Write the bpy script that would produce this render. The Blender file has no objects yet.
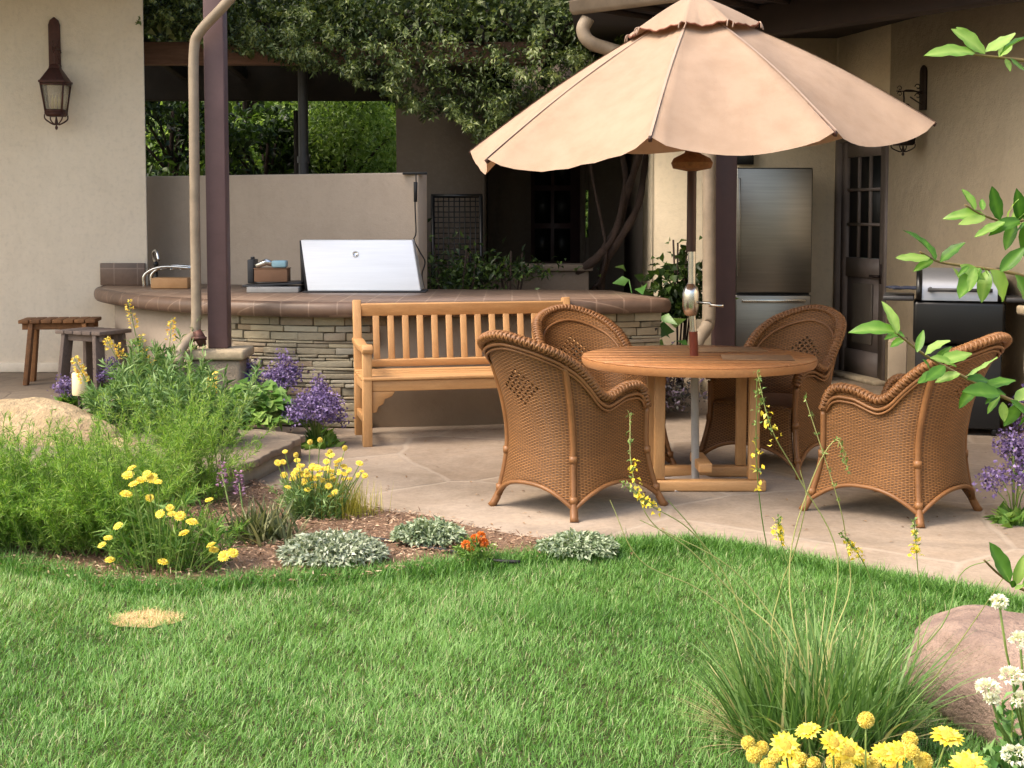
import bpy, math, random
import numpy as np
from mathutils import Vector, Matrix, Euler
R = math.radians
random.seed(7)
rng = np.random.default_rng(7)
sc = bpy.context.scene
col = sc.collection

# ------------------------------------------------------------------ camera, world, sun, exposure
FPX, CAMH, PITCH, SHY = 1400.0, 1.5, R(4.0), -71.0
cam_d = bpy.data.cameras.new('camera')
cam = bpy.data.objects.new('camera', cam_d); col.objects.link(cam)
cam.location = (0, 0, CAMH); cam.rotation_euler = (R(90) - PITCH, 0, 0)
cam_d.sensor_width = 36; cam_d.lens = 36 * FPX / 1024; cam_d.shift_y = SHY / 1024
cam_d.clip_start = 0.05; cam_d.clip_end = 1000
sc.camera = cam
SUN_EL, SUN_AZ = 52, 246          # azimuth clockwise from +Y (behind the camera, to the left)
w = bpy.data.worlds.new('World'); sc.world = w; w.use_nodes = True
nt = w.node_tree; nt.nodes.clear()
sky = nt.nodes.new('ShaderNodeTexSky'); sky.sky_type = 'NISHITA'; sky.sun_disc = False
sky.sun_elevation = R(SUN_EL); sky.sun_rotation = R(SUN_AZ); sky.dust_density = 5.0; sky.air_density = 1.3; sky.ozone_density = 0.6
bg = nt.nodes.new('ShaderNodeBackground'); bg.inputs['Strength'].default_value = 0.15
ow = nt.nodes.new('ShaderNodeOutputWorld')
nt.links.new(sky.outputs[0], bg.inputs[0]); nt.links.new(bg.outputs[0], ow.inputs[0])
sd = bpy.data.lights.new('sun', 'SUN'); sd.energy = 1.0; sd.angle = R(20); sd.color = (1, .93, .82)
so = bpy.data.objects.new('sun', sd); col.objects.link(so)
sv = Vector((math.sin(R(SUN_AZ)) * math.cos(R(SUN_EL)), math.cos(R(SUN_AZ)) * math.cos(R(SUN_EL)), math.sin(R(SUN_EL))))
so.rotation_euler = sv.to_track_quat('Z', 'Y').to_euler(); so.location = sv * 20
sc.view_settings.view_transform = 'Standard'; sc.view_settings.look = 'None'
sc.view_settings.exposure = 1.4; sc.view_settings.gamma = 1.0
sc.view_settings.use_white_balance = True; sc.view_settings.white_balance_temperature = 6750; sc.view_settings.white_balance_tint = 10
sc.render.engine = 'CYCLES'; sc.cycles.max_bounces = 8
sc.cycles.use_denoising = True
sc.cycles.transparent_max_bounces = 12

# ------------------------------------------------------------------ layout helpers (pixel of the photo -> place)
def ray(px, py):
    u = (px - 512) / FPX; v = (384 - py + SHY) / FPX
    f = Vector((0, math.cos(PITCH), -math.sin(PITCH))); up = Vector((0, math.sin(PITCH), math.cos(PITCH)))
    return f + Vector((1, 0, 0)) * u + up * v
def G(px, py, z=0.0):
    d = ray(px, py); t = (z - CAMH) / d.z
    return Vector((0, 0, CAMH)) + d * t
def AT(px, py, Y):
    d = ray(px, py); t = Y / d.y
    return Vector((0, 0, CAMH)) + d * t

# ------------------------------------------------------------------ mesh builder
class MB:
    def __init__(s): s.V = []; s.F = []; s.n = 0; s.var = []; s.uv = None
    def raw(s, V, F, var=None, M=None):
        V = np.asarray(V, dtype=float).reshape(-1, 3)
        if M is not None:
            A = np.array(M); V = V @ A[:3, :3].T + A[:3, 3]
        if isinstance(F, np.ndarray): F = [F]
        for f in F:
            if isinstance(f, np.ndarray) and f.ndim == 2: s.F.append(f.astype(int) + s.n)
            else: s.F.append(np.asarray([f], dtype=int) + s.n)
        s.V.append(V)
        if var is None: var = random.random()
        s.var.append(np.full(len(V), var) if np.isscalar(var) else np.asarray(var, float))
        s.n += len(V); return s
    def box(s, c, size, rot=None, var=None, M=None, taper=None):
        h = np.array(size) / 2
        V = np.array([(x, y, z) for z in (-1, 1) for y in (-1, 1) for x in (-1, 1)], float) * h
        if taper: V[4:, 0] *= taper; V[4:, 1] *= taper
        if rot is not None:
            A = np.array(Euler(rot).to_matrix()) if not isinstance(rot, Matrix) else np.array(rot)
            V = V @ A.T
        V = V + np.array(c)
        return s.raw(V, np.array([(0, 2, 3, 1), (4, 5, 7, 6), (0, 1, 5, 4), (2, 6, 7, 3), (0, 4, 6, 2), (1, 3, 7, 5)]), var, M)
    def bar(s, a, b, wd, th, up=(0, 0, 1), var=None, M=None):
        a = Vector(a); b = Vector(b); x = (b - a); L = x.length; x.normalize()
        y = Vector(up).cross(x)
        if y.length < 1e-4: y = Vector((0, 1, 0)).cross(x)
        y.normalize(); z = x.cross(y)
        A = Matrix((x, y, z)).transposed()
        return s.box((a + b) / 2, (L, wd, th), A, var, M)
    def tube(s, path, r, n=8, var=None, M=None, cap=True):
        P = np.array([tuple(p) for p in path], float); m = len(P)
        rr = np.full(m, r, float) if np.isscalar(r) else np.asarray(r, float)
        T = np.gradient(P, axis=0); T /= np.linalg.norm(T, axis=1)[:, None] + 1e-12
        ref = np.array([0, 0, 1.0]) if abs(T[0][2]) < .9 else np.array([1.0, 0, 0])
        N = np.zeros_like(P); nn = np.cross(T[0], ref); nn /= np.linalg.norm(nn)
        for i in range(m):
            nn = nn - T[i] * (nn @ T[i]); nn /= np.linalg.norm(nn) + 1e-12; N[i] = nn
        B = np.cross(T, N)
        a = np.arange(n) * 2 * np.pi / n
        V = (P[:, None, :] + rr[:, None, None] * (np.cos(a)[None, :, None] * N[:, None, :] + np.sin(a)[None, :, None] * B[:, None, :])).reshape(-1, 3)
        i = np.arange(m - 1)[:, None] * n; j = np.arange(n)[None, :]; j2 = (j + 1) % n
        F = [np.stack([i + j, i + j2, i + n + j2, i + n + j], -1).reshape(-1, 4)]
        if cap: F.append(list(range(n))[::-1]); F.append(list(range((m - 1) * n, m * n)))
        return s.raw(V, F, var, M)
    def lathe(s, prof, c=(0, 0, 0), n=24, var=None, M=None):
        prof = np.array(prof, float); m = len(prof); a = np.arange(n) * 2 * np.pi / n
        V = np.stack([prof[:, 0:1] * np.cos(a), prof[:, 0:1] * np.sin(a), np.repeat(prof[:, 1:2], n, 1)], -1).reshape(-1, 3) + np.array(c)
        i = np.arange(m - 1)[:, None] * n; j = np.arange(n)[None, :]; j2 = (j + 1) % n
        F = [np.stack([i + j, i + j2, i + n + j2, i + n + j], -1).reshape(-1, 4), list(range(n))[::-1], list(range((m - 1) * n, m * n))]
        return s.raw(V, F, var, M)
    def prism(s, poly, z0, z1, var=None, M=None):
        n = len(poly); V = [(p[0], p[1], z0) for p in poly] + [(p[0], p[1], z1) for p in poly]
        F = [list(range(n))[::-1], list(range(n, 2 * n)), np.array([(i, (i + 1) % n, n + (i + 1) % n, n + i) for i in range(n)])]
        return s.raw(V, F, var, M)
    def build(s, name, mat, parent=None, smooth=False, bevel=0, local=False, seg=2, autos=None):
        V = np.concatenate(s.V); var = np.concatenate(s.var)
        if parent is not None and not local:
            o = parent
            while o is not None: V = V - np.array(o.location); o = o.parent
        me = bpy.data.meshes.new(name)
        tot = np.concatenate([np.full(len(f), f.shape[1]) for f in s.F]); loops = np.concatenate([f.reshape(-1) for f in s.F])
        me.vertices.add(len(V)); me.vertices.foreach_set('co', V.reshape(-1))
        me.loops.add(len(loops)); me.loops.foreach_set('vertex_index', loops)
        me.polygons.add(len(tot)); me.polygons.foreach_set('loop_start', np.concatenate([[0], np.cumsum(tot)[:-1]])); me.polygons.foreach_set('loop_total', tot)
        me.update(calc_edges=True)
        at = me.attributes.new('var', 'FLOAT', 'POINT'); at.data.foreach_set('value', var)
        if s.uv is not None:
            UV = np.concatenate(s.uv); ul = me.uv_layers.new(name='uv'); ul.data.foreach_set('uv', UV[loops].reshape(-1))
        me.validate()
        for m in (mat if isinstance(mat, (list, tuple)) else [mat]): me.materials.append(m)
        if smooth: me.shade_smooth()
        o = bpy.data.objects.new(name, me); col.objects.link(o)
        if parent is not None: o.parent = parent
        if bevel:
            b = o.modifiers.new('bevel', 'BEVEL'); b.width = bevel; b.segments = seg; b.limit_method = 'ANGLE'; b.angle_limit = R(35)
        if smooth and autos:
            me.set_sharp_from_angle(angle=R(autos)) if hasattr(me, 'set_sharp_from_angle') else None
        return o

def tag(o, label, cat, group=None):
    o['label'] = label; o['category'] = cat
    if group: o['group'] = group
    return o
def thing(name, label, cat, loc=(0, 0, 0), rz=0, group=None):
    o = bpy.data.objects.new(name, None); col.objects.link(o); o.location = loc; o.rotation_euler = (0, 0, rz)
    o.empty_display_size = .1
    return tag(o, label, cat, group)
def kind(o, k): o['kind'] = k; return o
def copy_tree(o, parent=None):
    c = o.copy(); col.objects.link(c); c.parent = parent
    for ch in list(o.children): copy_tree(ch, c)
    return c

# ------------------------------------------------------------------ materials
def S(r, g, b):
    f = lambda c: (c / 255) / 12.92 if c / 255 <= .04045 else ((c / 255 + .055) / 1.055) ** 2.4
    return (f(r), f(g), f(b), 1)
def base_mat(name):
    m = bpy.data.materials.new(name); m.use_nodes = True; n = m.node_tree; n.nodes.clear()
    o = n.nodes.new('ShaderNodeOutputMaterial'); p = n.nodes.new('ShaderNodeBsdfPrincipled'); n.links.new(p.outputs[0], o.inputs[0])
    return m, n, p, o
def node(n, t, **k):
    x = n.nodes.new(t)
    for a, b in k.items():
        if a in ('op',): x.operation = b
        else: setattr(x, a, b)
    return x
def mathn(n, op, a, b=None, c=None):
    x = n.nodes.new('ShaderNodeMath'); x.operation = op
    for i, v in enumerate((a, b, c)):
        if v is None: continue
        if hasattr(v, 'is_output') or hasattr(v, 'links'): n.links.new(v, x.inputs[i])
        else: x.inputs[i].default_value = v
    return x.outputs[0]
def ramp(n, fac, stops, interp='LINEAR'):
    r = n.nodes.new('ShaderNodeValToRGB'); r.color_ramp.interpolation = interp
    e = r.color_ramp.elements
    while len(e) < len(stops): e.new(.5)
    for i, (p, c) in enumerate(stops): e[i].position = p; e[i].color = c
    n.links.new(fac, r.inputs[0]); return r.outputs[0]
def mixc(n, fac, a, b, mode='MIX'):
    x = n.nodes.new('ShaderNodeMix'); x.data_type = 'RGBA'; x.blend_type = mode
    for i, v in ((0, fac), (6, a), (7, b)):
        if hasattr(v, 'is_output'): n.links.new(v, x.inputs[i])
        else: x.inputs[i].default_value = v
    return x.outputs[2]
def noise(n, vec, scale, detail=5, rough=.6, dist=0):
    x = n.nodes.new('ShaderNodeTexNoise'); x.inputs['Scale'].default_value = scale; x.inputs['Detail'].default_value = detail
    x.inputs['Roughness'].default_value = rough; x.inputs['Distortion'].default_value = dist
    if vec is not None: n.links.new(vec, x.inputs['Vector'])
    return x.outputs[0]
def coords(n, stretch=None, world=False):
    if world: v = n.nodes.new('ShaderNodeNewGeometry').outputs['Position']
    else: v = n.nodes.new('ShaderNodeTexCoord').outputs['Object']
    if stretch:
        m = n.nodes.new('ShaderNodeMapping'); m.inputs['Scale'].default_value = stretch; n.links.new(v, m.inputs[0]); v = m.outputs[0]
    return v
def bump(n, p, h, strength, dist=.01):
    b = n.nodes.new('ShaderNodeBump'); b.inputs['Strength'].default_value = strength; b.inputs['Distance'].default_value = dist
    n.links.new(h, b.inputs['Height']); n.links.new(b.outputs[0], p.inputs['Normal'])
def M(name, c1, c2=None, scale=6, rough=.7, bs=.3, bscale=60, bd=.004, metal=0, stretch=None, world=False, varmix=None, spec=.4, fine=None):
    m, n, p, o = base_mat(name)
    v = coords(n, stretch, world)
    c2 = c2 or tuple(x * .8 for x in c1[:3]) + (1,)
    nz = noise(n, v, scale, 6, .65)
    c = ramp(n, nz, [(.32, c1), (.68, c2)])
    if fine:
        nf = noise(n, v, fine, 4, .7); c = mixc(n, .35, c, ramp(n, nf, [(.35, (.35, .35, .35, 1)), (.65, (.65, .65, .65, 1))]), 'OVERLAY')
    if varmix:
        a = node(n, 'ShaderNodeAttribute', attribute_name='var')
        c = mixc(n, varmix[0], c, ramp(n, a.outputs['Fac'], varmix[1]))
    n.links.new(c, p.inputs['Base Color'])
    p.inputs['Roughness'].default_value = rough; p.inputs['Metallic'].default_value = metal; p.inputs['Specular IOR Level'].default_value = spec
    if bs: bump(n, p, noise(n, v, bscale, 6, .7), bs, bd)
    return m
def leafM(name, stops, trans=.35, rough=.5):
    m = bpy.data.materials.new(name); m.use_nodes = True; n = m.node_tree; n.nodes.clear()
    o = n.nodes.new('ShaderNodeOutputMaterial'); p = n.nodes.new('ShaderNodeBsdfPrincipled'); t = n.nodes.new('ShaderNodeBsdfTranslucent')
    mx = n.nodes.new('ShaderNodeMixShader'); mx.inputs[0].default_value = trans
    a = node(n, 'ShaderNodeAttribute', attribute_name='var')
    c = ramp(n, a.outputs['Fac'], stops)
    p.inputs['Roughness'].default_value = rough; p.inputs['Specular IOR Level'].default_value = .35
    n.links.new(c, p.inputs['Base Color'])
    tc = mixc(n, 1.0, c, (1.15, 1.2, .55, 1), 'MULTIPLY'); n.links.new(tc, t.inputs[0])
    n.links.new(p.outputs[0], mx.inputs[1]); n.links.new(t.outputs[0], mx.inputs[2]); n.links.new(mx.outputs[0], o.inputs[0])
    return m

def stuccoM(name, c1, c2, streak=.1):
    m, n, p, o = base_mat(name)
    v = coords(n, world=True)
    big = noise(n, v, .9, 5, .6); c = ramp(n, big, [(.3, c1), (.7, c2)])
    vs = n.nodes.new('ShaderNodeMapping'); vs.inputs['Scale'].default_value = (7, 7, .7); n.links.new(v, vs.inputs[0])
    st = noise(n, vs.outputs[0], 1, 6, .7)
    c = mixc(n, streak, c, ramp(n, st, [(.35, tuple(x * .72 for x in c1[:3]) + (1,)), (.6, c2)]))
    sp = noise(n, v, 26, 3, .6)
    c = mixc(n, .12, c, ramp(n, sp, [(.3, (.25, .22, .18, 1)), (.5, c2)]))
    pt = noise(n, v, 3.1, 6, .72, .6); c = mixc(n, .12, c, ramp(n, pt, [(.40, tuple(x * .7 for x in c1[:3]) + (1,)), (.56, c2)]))
    n.links.new(c, p.inputs['Base Color']); p.inputs['Roughness'].default_value = .92; p.inputs['Specular IOR Level'].default_value = .2
    h = mathn(n, 'ADD', noise(n, v, 9, 4, .6), mathn(n, 'MULTIPLY', noise(n, v, 90, 4, .7), .35))
    bump(n, p, h, .4, .02)
    return m
m_stucco = stuccoM('stucco_cream', S(222, 207, 185), S(230, 216, 195))
m_stucco_r = stuccoM('stucco_tan', S(214, 197, 168), S(222, 206, 180))
m_stucco_low = stuccoM('stucco_greige', S(164, 149, 133), S(172, 157, 141))
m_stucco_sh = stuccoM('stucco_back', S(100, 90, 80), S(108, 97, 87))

def flagM(name, c1, c2, c3, grout, scale=1.15, gw=.012):
    m, n, p, o = base_mat(name)
    v = coords(n, world=True)
    nz = n.nodes.new('ShaderNodeTexNoise'); nz.inputs['Scale'].default_value = 1.6; n.links.new(v, nz.inputs['Vector'])
    dv = mixc(n, .12, v, nz.outputs['Color'], 'ADD')
    vd = n.nodes.new('ShaderNodeTexVoronoi'); vd.feature = 'DISTANCE_TO_EDGE'; vd.voronoi_dimensions = '2D'; vd.inputs['Scale'].default_value = scale; n.links.new(dv, vd.inputs['Vector'])
    vc = n.nodes.new('ShaderNodeTexVoronoi'); vc.voronoi_dimensions = '2D'; vc.inputs['Scale'].default_value = scale; n.links.new(dv, vc.inputs['Vector'])
    sep = n.nodes.new('ShaderNodeSeparateColor'); n.links.new(vc.outputs['Color'], sep.inputs[0])
    cc = ramp(n, sep.outputs[0], [(0, c1), (.5, c2), (1, c3)])
    pat = noise(n, v, 3.2, 8, .68, .4)
    c = mixc(n, .5, cc, ramp(n, pat, [(.3, c3), (.5, c2), (.7, c1)]))
    dk = noise(n, v, 34, 4, .75); c = mixc(n, .3, c, ramp(n, dk, [(.33, (.3, .3, .3, 1)), (.6, (.58, .58, .58, 1))]), 'OVERLAY')
    gf = ramp(n, vd.outputs['Distance'], [(gw * .5, (1, 1, 1, 1)), (gw * 1.9, (0, 0, 0, 1))])
    gs = mathn(n, 'MULTIPLY', gf, .45)
    st2 = noise(n, v, 1.1, 7, .75, .8); c = mixc(n, .5, c, ramp(n, st2, [(.36, (.34, .33, .31, 1)), (.52, (.5, .5, .5, 1)), (.66, (.6, .58, .54, 1))]), 'OVERLAY')
    c = mixc(n, gs, c, grout)
    n.links.new(c, p.inputs['Base Color']); p.inputs['Roughness'].default_value = .85; p.inputs['Specular IOR Level'].default_value = .25
    h = mathn(n, 'SUBTRACT', mathn(n, 'ADD', mathn(n, 'MULTIPLY', pat, .6), mathn(n, 'MULTIPLY', dk, .25)), mathn(n, 'MULTIPLY', gf, .25))
    bump(n, p, h, .5, .02)
    return m
m_flag = flagM('flagstone', S(152, 138, 124), S(142, 127, 112), S(126, 110, 95), S(158, 146, 132), .95)
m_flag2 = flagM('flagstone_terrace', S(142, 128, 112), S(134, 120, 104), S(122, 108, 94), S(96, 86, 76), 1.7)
m_teak = M('teak', S(190, 146, 98), S(166, 122, 78), 3, .5, .25, 30, .002, stretch=(2, 14, 14), varmix=(.25, [(0, S(164, 120, 74)), (1, S(202, 160, 112))]), fine=20)
m_teak_v = M('teak_upright', S(190, 146, 98), S(166, 122, 78), 3, .5, .25, 30, .002, stretch=(14, 14, 2), varmix=(.25, [(0, S(164, 120, 74)), (1, S(202, 160, 112))]), fine=20)
m_table = M('oiled_teak', S(176, 126, 82), S(154, 104, 66), 3, .38, .2, 30, .002, stretch=(16, 2, 16), varmix=(.3, [(0, S(168, 112, 68)), (1, S(204, 150, 102))]), fine=20)
m_redwood = M('red_pole_wood', S(120, 52, 30), S(88, 36, 24), 6, .35, .1, 40, .001, stretch=(8, 8, 1))
m_darkpole = M('dark_pole_wood', S(70, 36, 28), S(48, 28, 24), 6, .4, .1, 40, .001, stretch=(8, 8, 1))
m_stoolA = M('aged_brown_wood', S(142, 96, 58), S(96, 66, 42), 5, .8, .5, 30, .003, stretch=(8, 8, 8), varmix=(.35, [(0, S(84, 60, 42)), (1, S(170, 120, 74))]), fine=18)
m_stoolB = M('weathered_grey_wood', S(112, 98, 90), S(84, 74, 70), 5, .85, .5, 30, .003, stretch=(8, 8, 8), varmix=(.35, [(0, S(78, 70, 66)), (1, S(132, 116, 104))]), fine=18)
m_plum = M('plum_brown_paint', S(96, 74, 74), S(84, 64, 65), 3, .6, .15, 50, .002, fine=12)
m_plum_d = M('dark_brown_paint', S(70, 50, 50), S(58, 42, 44), 3, .55, .15, 50, .002)
m_spout = M('tan_painted_metal', S(144, 130, 112), S(128, 114, 97), 4, .55, .1, 50, .001, fine=10)
m_iron = M('wrought_iron', S(52, 38, 34), S(36, 28, 26), 20, .5, .3, 80, .001, metal=.5)
m_copper = M('rusty_brown_metal', S(88, 54, 46), S(60, 40, 36), 16, .55, .3, 60, .002, metal=.4)
m_black = M('black_enamel', S(14, 14, 15), S(8, 8, 9), 5, .35, .05, 50, .001)
m_blackp = M('black_plastic', S(26, 26, 27), S(16, 16, 17), 5, .6, .1, 50, .001)
m_steel = M('brushed_steel', (.24, .23, .21, 1), (.2, .19, .175, 1), 2, .3, .04, 120, .001, metal=1, stretch=(1, 1, 30))
m_steel_b = M('bright_steel', (.86, .86, .85, 1), (.8, .8, .79, 1), 2, .42, .03, 120, .001, metal=.35, stretch=(1, 1, 20))
m_chrome = M('worn_chrome', (.66, .65, .62, 1), (.5, .5, .48, 1), 9, .22, .05, 40, .001, metal=1)
m_greypipe = M('grey_painted_pipe', S(170, 168, 164), S(150, 148, 144), 9, .5, .05, 40, .001)
m_dgrey = M('dark_grey_metal', S(66, 66, 68), S(52, 52, 54), 5, .5, .05, 40, .001, metal=.3)
m_beige = M('beige_panel', S(140, 126, 106), S(126, 112, 94), 5, .7, .1, 40, .001)
m_bluecloth = M('dark_blue_cloth', S(48, 54, 74), S(34, 38, 54), 14, .9, .5, 40, .01)
m_cream = M('cream_glass', S(236, 220, 180), S(226, 206, 160), 6, .4, .02)
m_tile = None
def tileM(name, c1, c2, grout, size=.2):
    m, n, p, o = base_mat(name)
    v = coords(n, world=True)
    b = n.nodes.new('ShaderNodeTexBrick'); b.offset = 0
    b.inputs['Scale'].default_value = 1; b.inputs['Brick Width'].default_value = size; b.inputs['Row Height'].default_value = size; b.inputs['Mortar Size'].default_value = .005
    b.inputs['Color1'].default_value = c1; b.inputs['Color2'].default_value = c2; b.inputs['Mortar'].default_value = tuple(.55 * g_ + .45 * c_ for g_, c_ in zip(grout, c1))
    sp = n.nodes.new('ShaderNodeSeparateXYZ'); n.links.new(v, sp.inputs[0]); cb = n.nodes.new('ShaderNodeCombineXYZ')
    n.links.new(sp.outputs[0], cb.inputs[0]); n.links.new(mathn(n, 'ADD', sp.outputs[1], sp.outputs[2]), cb.inputs[1]); n.links.new(cb.outputs[0], b.inputs['Vector'])
    nz = noise(n, v, 12, 5, .7)
    c = mixc(n, .4, b.outputs[0], ramp(n, nz, [(.3, (.28, .28, .28, 1)), (.7, (.72, .72, .72, 1))]), 'OVERLAY')
    n.links.new(c, p.inputs['Base Color']); p.inputs['Roughness'].default_value = .45
    bump(n, p, mathn(n, 'SUBTRACT', mathn(n, 'MULTIPLY', nz, .4), b.outputs['Fac']), .3, .004)
    return m
m_tile = tileM('brown_tile', S(128, 106, 90), S(116, 95, 80), S(160, 140, 122))
m_tile_e = tileM('brown_edge_tile', S(104, 82, 68), S(88, 70, 58), S(140, 118, 102))
m_ledge = M('stacked_stone', S(166, 156, 134), S(136, 126, 108), 7, .9, .8, 30, .012, varmix=(.65, [(0, S(122, 112, 94)), (.25, S(158, 150, 128)), (.5, S(178, 166, 138)), (.75, S(150, 128, 102)), (.85, S(140, 136, 126)), (1, S(190, 182, 160))]), fine=24, world=True)
m_mortar = M('dark_joint', S(92, 84, 70), S(74, 68, 58), 12, .95)
m_boulder = M('tan_boulder', S(190, 168, 134), S(160, 138, 106), 5, .9, 1.0, 12, .05, fine=22)
m_boulder_r = M('red_boulder', S(166, 142, 126), S(132, 110, 99), 5, .92, 1.0, 12, .05, fine=30)
m_capstone = M('cap_stone', S(176, 160, 134), S(150, 134, 110), 8, .9, .7, 20, .01, fine=24)
m_soil = M('soil', S(92, 72, 54), S(66, 52, 38), 8, .95, .9, 22, .03, world=True, fine=30)
m_turf = M('turf_soil', S(56, 66, 28), S(70, 66, 36), 3, .95, .8, 30, .02, world=True)
m_mulch = M('mulch', S(140, 112, 90), S(104, 80, 62), 9, .95, .9, 45, .02, world=True, fine=40)
m_chip = leafM('bark_chips', [(0, S(104, 78, 60)), (.4, S(144, 114, 92)), (.75, S(170, 140, 114)), (1, S(206, 184, 156))], .0, .9)
m_ground = M('ground_earth', S(110, 96, 70), S(84, 84, 50), 1, .95, .4, 20, .02, world=True)
m_mat = M('woven_mat', S(160, 126, 92), S(128, 100, 74), 26, .9, .6, 160, .003, varmix=(.2, [(0, S(90, 70, 52)), (1, S(150, 118, 88))]))
m_paper = M('pale_slab', S(176, 164, 156), S(160, 150, 142), 6, .8)
m_glass_d = M('dark_glass', S(16, 18, 18), S(10, 12, 12), 3, .5, .0)
m_bark = M('bark', S(62, 46, 38), S(42, 32, 28), 6, .9, .9, 24, .02, stretch=(3, 3, 1))
m_tileroof = M('clay_roof_tile', S(150, 92, 74), S(120, 70, 58), 8, .85, .5, 30, .01, varmix=(.4, [(0, S(110, 64, 54)), (1, S(176, 118, 96))]))
m_soffit = M('dark_soffit', S(46, 34, 30), S(34, 26, 24), 3, .8, .2)
m_beam = M('pergola_timber', S(132, 100, 84), S(104, 78, 66), 4, .85, .5, 30, .006, stretch=(1, 8, 8))
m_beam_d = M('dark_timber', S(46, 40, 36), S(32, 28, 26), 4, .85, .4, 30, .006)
m_boxbrown = M('brown_box', S(132, 98, 74), S(114, 84, 62), 5, .7, .2, 60)
m_boxwood = M('pale_wood_board', S(196, 152, 106), S(176, 130, 84), 5, .6, .2, 60)
m_aqua = M('aqua_glass', S(120, 170, 190), S(150, 186, 196), 9, .15, .1)

def umbM():
    m = bpy.data.materials.new('canvas'); m.use_nodes = True; n = m.node_tree; n.nodes.clear()
    o = n.nodes.new('ShaderNodeOutputMaterial'); p = n.nodes.new('ShaderNodeBsdfPrincipled'); t = n.nodes.new('ShaderNodeBsdfTranslucent')
    mx = n.nodes.new('ShaderNodeMixShader'); mx.inputs[0].default_value = .12
    v = coords(n)
    c = ramp(n, noise(n, v, 1.6, 6, .6), [(.3, S(168, 145, 124)), (.7, S(160, 136, 115))])
    c = mixc(n, .18, c, ramp(n, noise(n, v, 7, 5, .65), [(.35, S(136, 110, 94)), (.6, S(178, 154, 138))]))
    n.links.new(c, p.inputs['Base Color']); p.inputs['Roughness'].default_value = .9; p.inputs['Specular IOR Level'].default_value = .15
    tc = mixc(n, 1, c, (.95, .62, .42, 1), 'MULTIPLY'); n.links.new(tc, t.inputs[0])
    h = mathn(n, 'ADD', noise(n, v, 3, 3, .5), mathn(n, 'MULTIPLY', noise(n, v, 260, 2, .5), .08)); bump(n, p, h, .55, .04)
    n.links.new(p.outputs[0], mx.inputs[1]); n.links.new(t.outputs[0], mx.inputs[2]); n.links.new(mx.outputs[0], o.inputs[0])
    return m
m_canvas = umbM()
m_seam = M('canvas_seam', S(164, 142, 126), S(156, 132, 116), 6, .9)

def wickerM(name, c_hi, c_mid, c_lo, diamond=False, weft=.0105, stake=.021):
    m = bpy.data.materials.new(name); m.use_nodes = True; n = m.node_tree; n.nodes.clear()
    o = n.nodes.new('ShaderNodeOutputMaterial'); p = n.nodes.new('ShaderNodeBsdfPrincipled')
    uv = n.nodes.new('ShaderNodeUVMap'); uv.uv_map = 'uv'
    sp = n.nodes.new('ShaderNodeSeparateXYZ'); n.links.new(uv.outputs[0], sp.inputs[0])
    u, v = sp.outputs[0], sp.outputs[1]
    nz = noise(n, uv.outputs[0], 9, 3, .5)
    v2 = mathn(n, 'ADD', v, mathn(n, 'MULTIPLY', mathn(n, 'SUBTRACT', nz, .5), .006))
    row = mathn(n, 'DIVIDE', v2, weft); ri = mathn(n, 'FLOOR', row); rf = mathn(n, 'FRACT', row)
    par = mathn(n, 'MULTIPLY', mathn(n, 'MODULO', mathn(n, 'ADD', ri, 200), 2), math.pi)
    ua = mathn(n, 'ADD', mathn(n, 'MULTIPLY', u, math.pi / stake), par)
    over = mathn(n, 'MULTIPLY_ADD', mathn(n, 'SINE', ua), .5, .5)
    prof = mathn(n, 'SINE', mathn(n, 'MULTIPLY', rf, math.pi))
    h = mathn(n, 'MULTIPLY', prof, mathn(n, 'MULTIPLY_ADD', over, .62, .38))
    stk = mathn(n, 'POWER', mathn(n, 'ABSOLUTE', mathn(n, 'COSINE', mathn(n, 'MULTIPLY', u, math.pi / stake))), 6)
    h = mathn(n, 'MAXIMUM', h, mathn(n, 'MULTIPLY', stk, .55))
    wn = n.nodes.new('ShaderNodeTexWhiteNoise'); wn.noise_dimensions = '1D'; n.links.new(ri, wn.inputs['W'])
    c = ramp(n, h, [(.08, c_lo), (.4, c_mid), (.85, c_hi)])
    c = mixc(n, .35, c, ramp(n, wn.outputs[0], [(0, (.36, .34, .32, 1)), (1, (.62, .6, .58, 1))]), 'OVERLAY')
    big = noise(n, uv.outputs[0], 3, 4, .6); c = mixc(n, .8, c, ramp(n, big, [(.3, (.38, .38, .38, 1)), (.7, (.6, .6, .6, 1))]), 'OVERLAY')
    n.links.new(c, p.inputs['Base Color']); p.inputs['Roughness'].default_value = .5; p.inputs['Specular IOR Level'].default_value = .35
    bump(n, p, h, .8, .006)
    if diamond:
        du = mathn(n, 'ABSOLUTE', u); dv = mathn(n, 'ABSOLUTE', mathn(n, 'SUBTRACT', v, .665))
        ins = mathn(n, 'LESS_THAN', mathn(n, 'ADD', du, dv), .10)
        k = 2 * math.pi / .05
        a = mathn(n, 'ABSOLUTE', mathn(n, 'SINE', mathn(n, 'MULTIPLY', mathn(n, 'ADD', u, v), k / 1.4))); b = mathn(n, 'ABSOLUTE', mathn(n, 'SINE', mathn(n, 'MULTIPLY', mathn(n, 'SUBTRACT', u, v), k / 1.4)))
        hole = mathn(n, 'MULTIPLY', ins, mathn(n, 'GREATER_THAN', mathn(n, 'MINIMUM', a, b), .7))
        tr = n.nodes.new('ShaderNodeBsdfTransparent'); mx = n.nodes.new('ShaderNodeMixShader')
        n.links.new(hole, mx.inputs[0]); n.links.new(p.outputs[0], mx.inputs[1]); n.links.new(tr.outputs[0], mx.inputs[2]); n.links.new(mx.outputs[0], o.inputs[0])
    else: n.links.new(p.outputs[0], o.inputs[0])
    return m
m_wick = wickerM('wicker', S(148, 104, 60), S(116, 78, 42), S(52, 32, 17), True, .0080, .0156)
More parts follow.
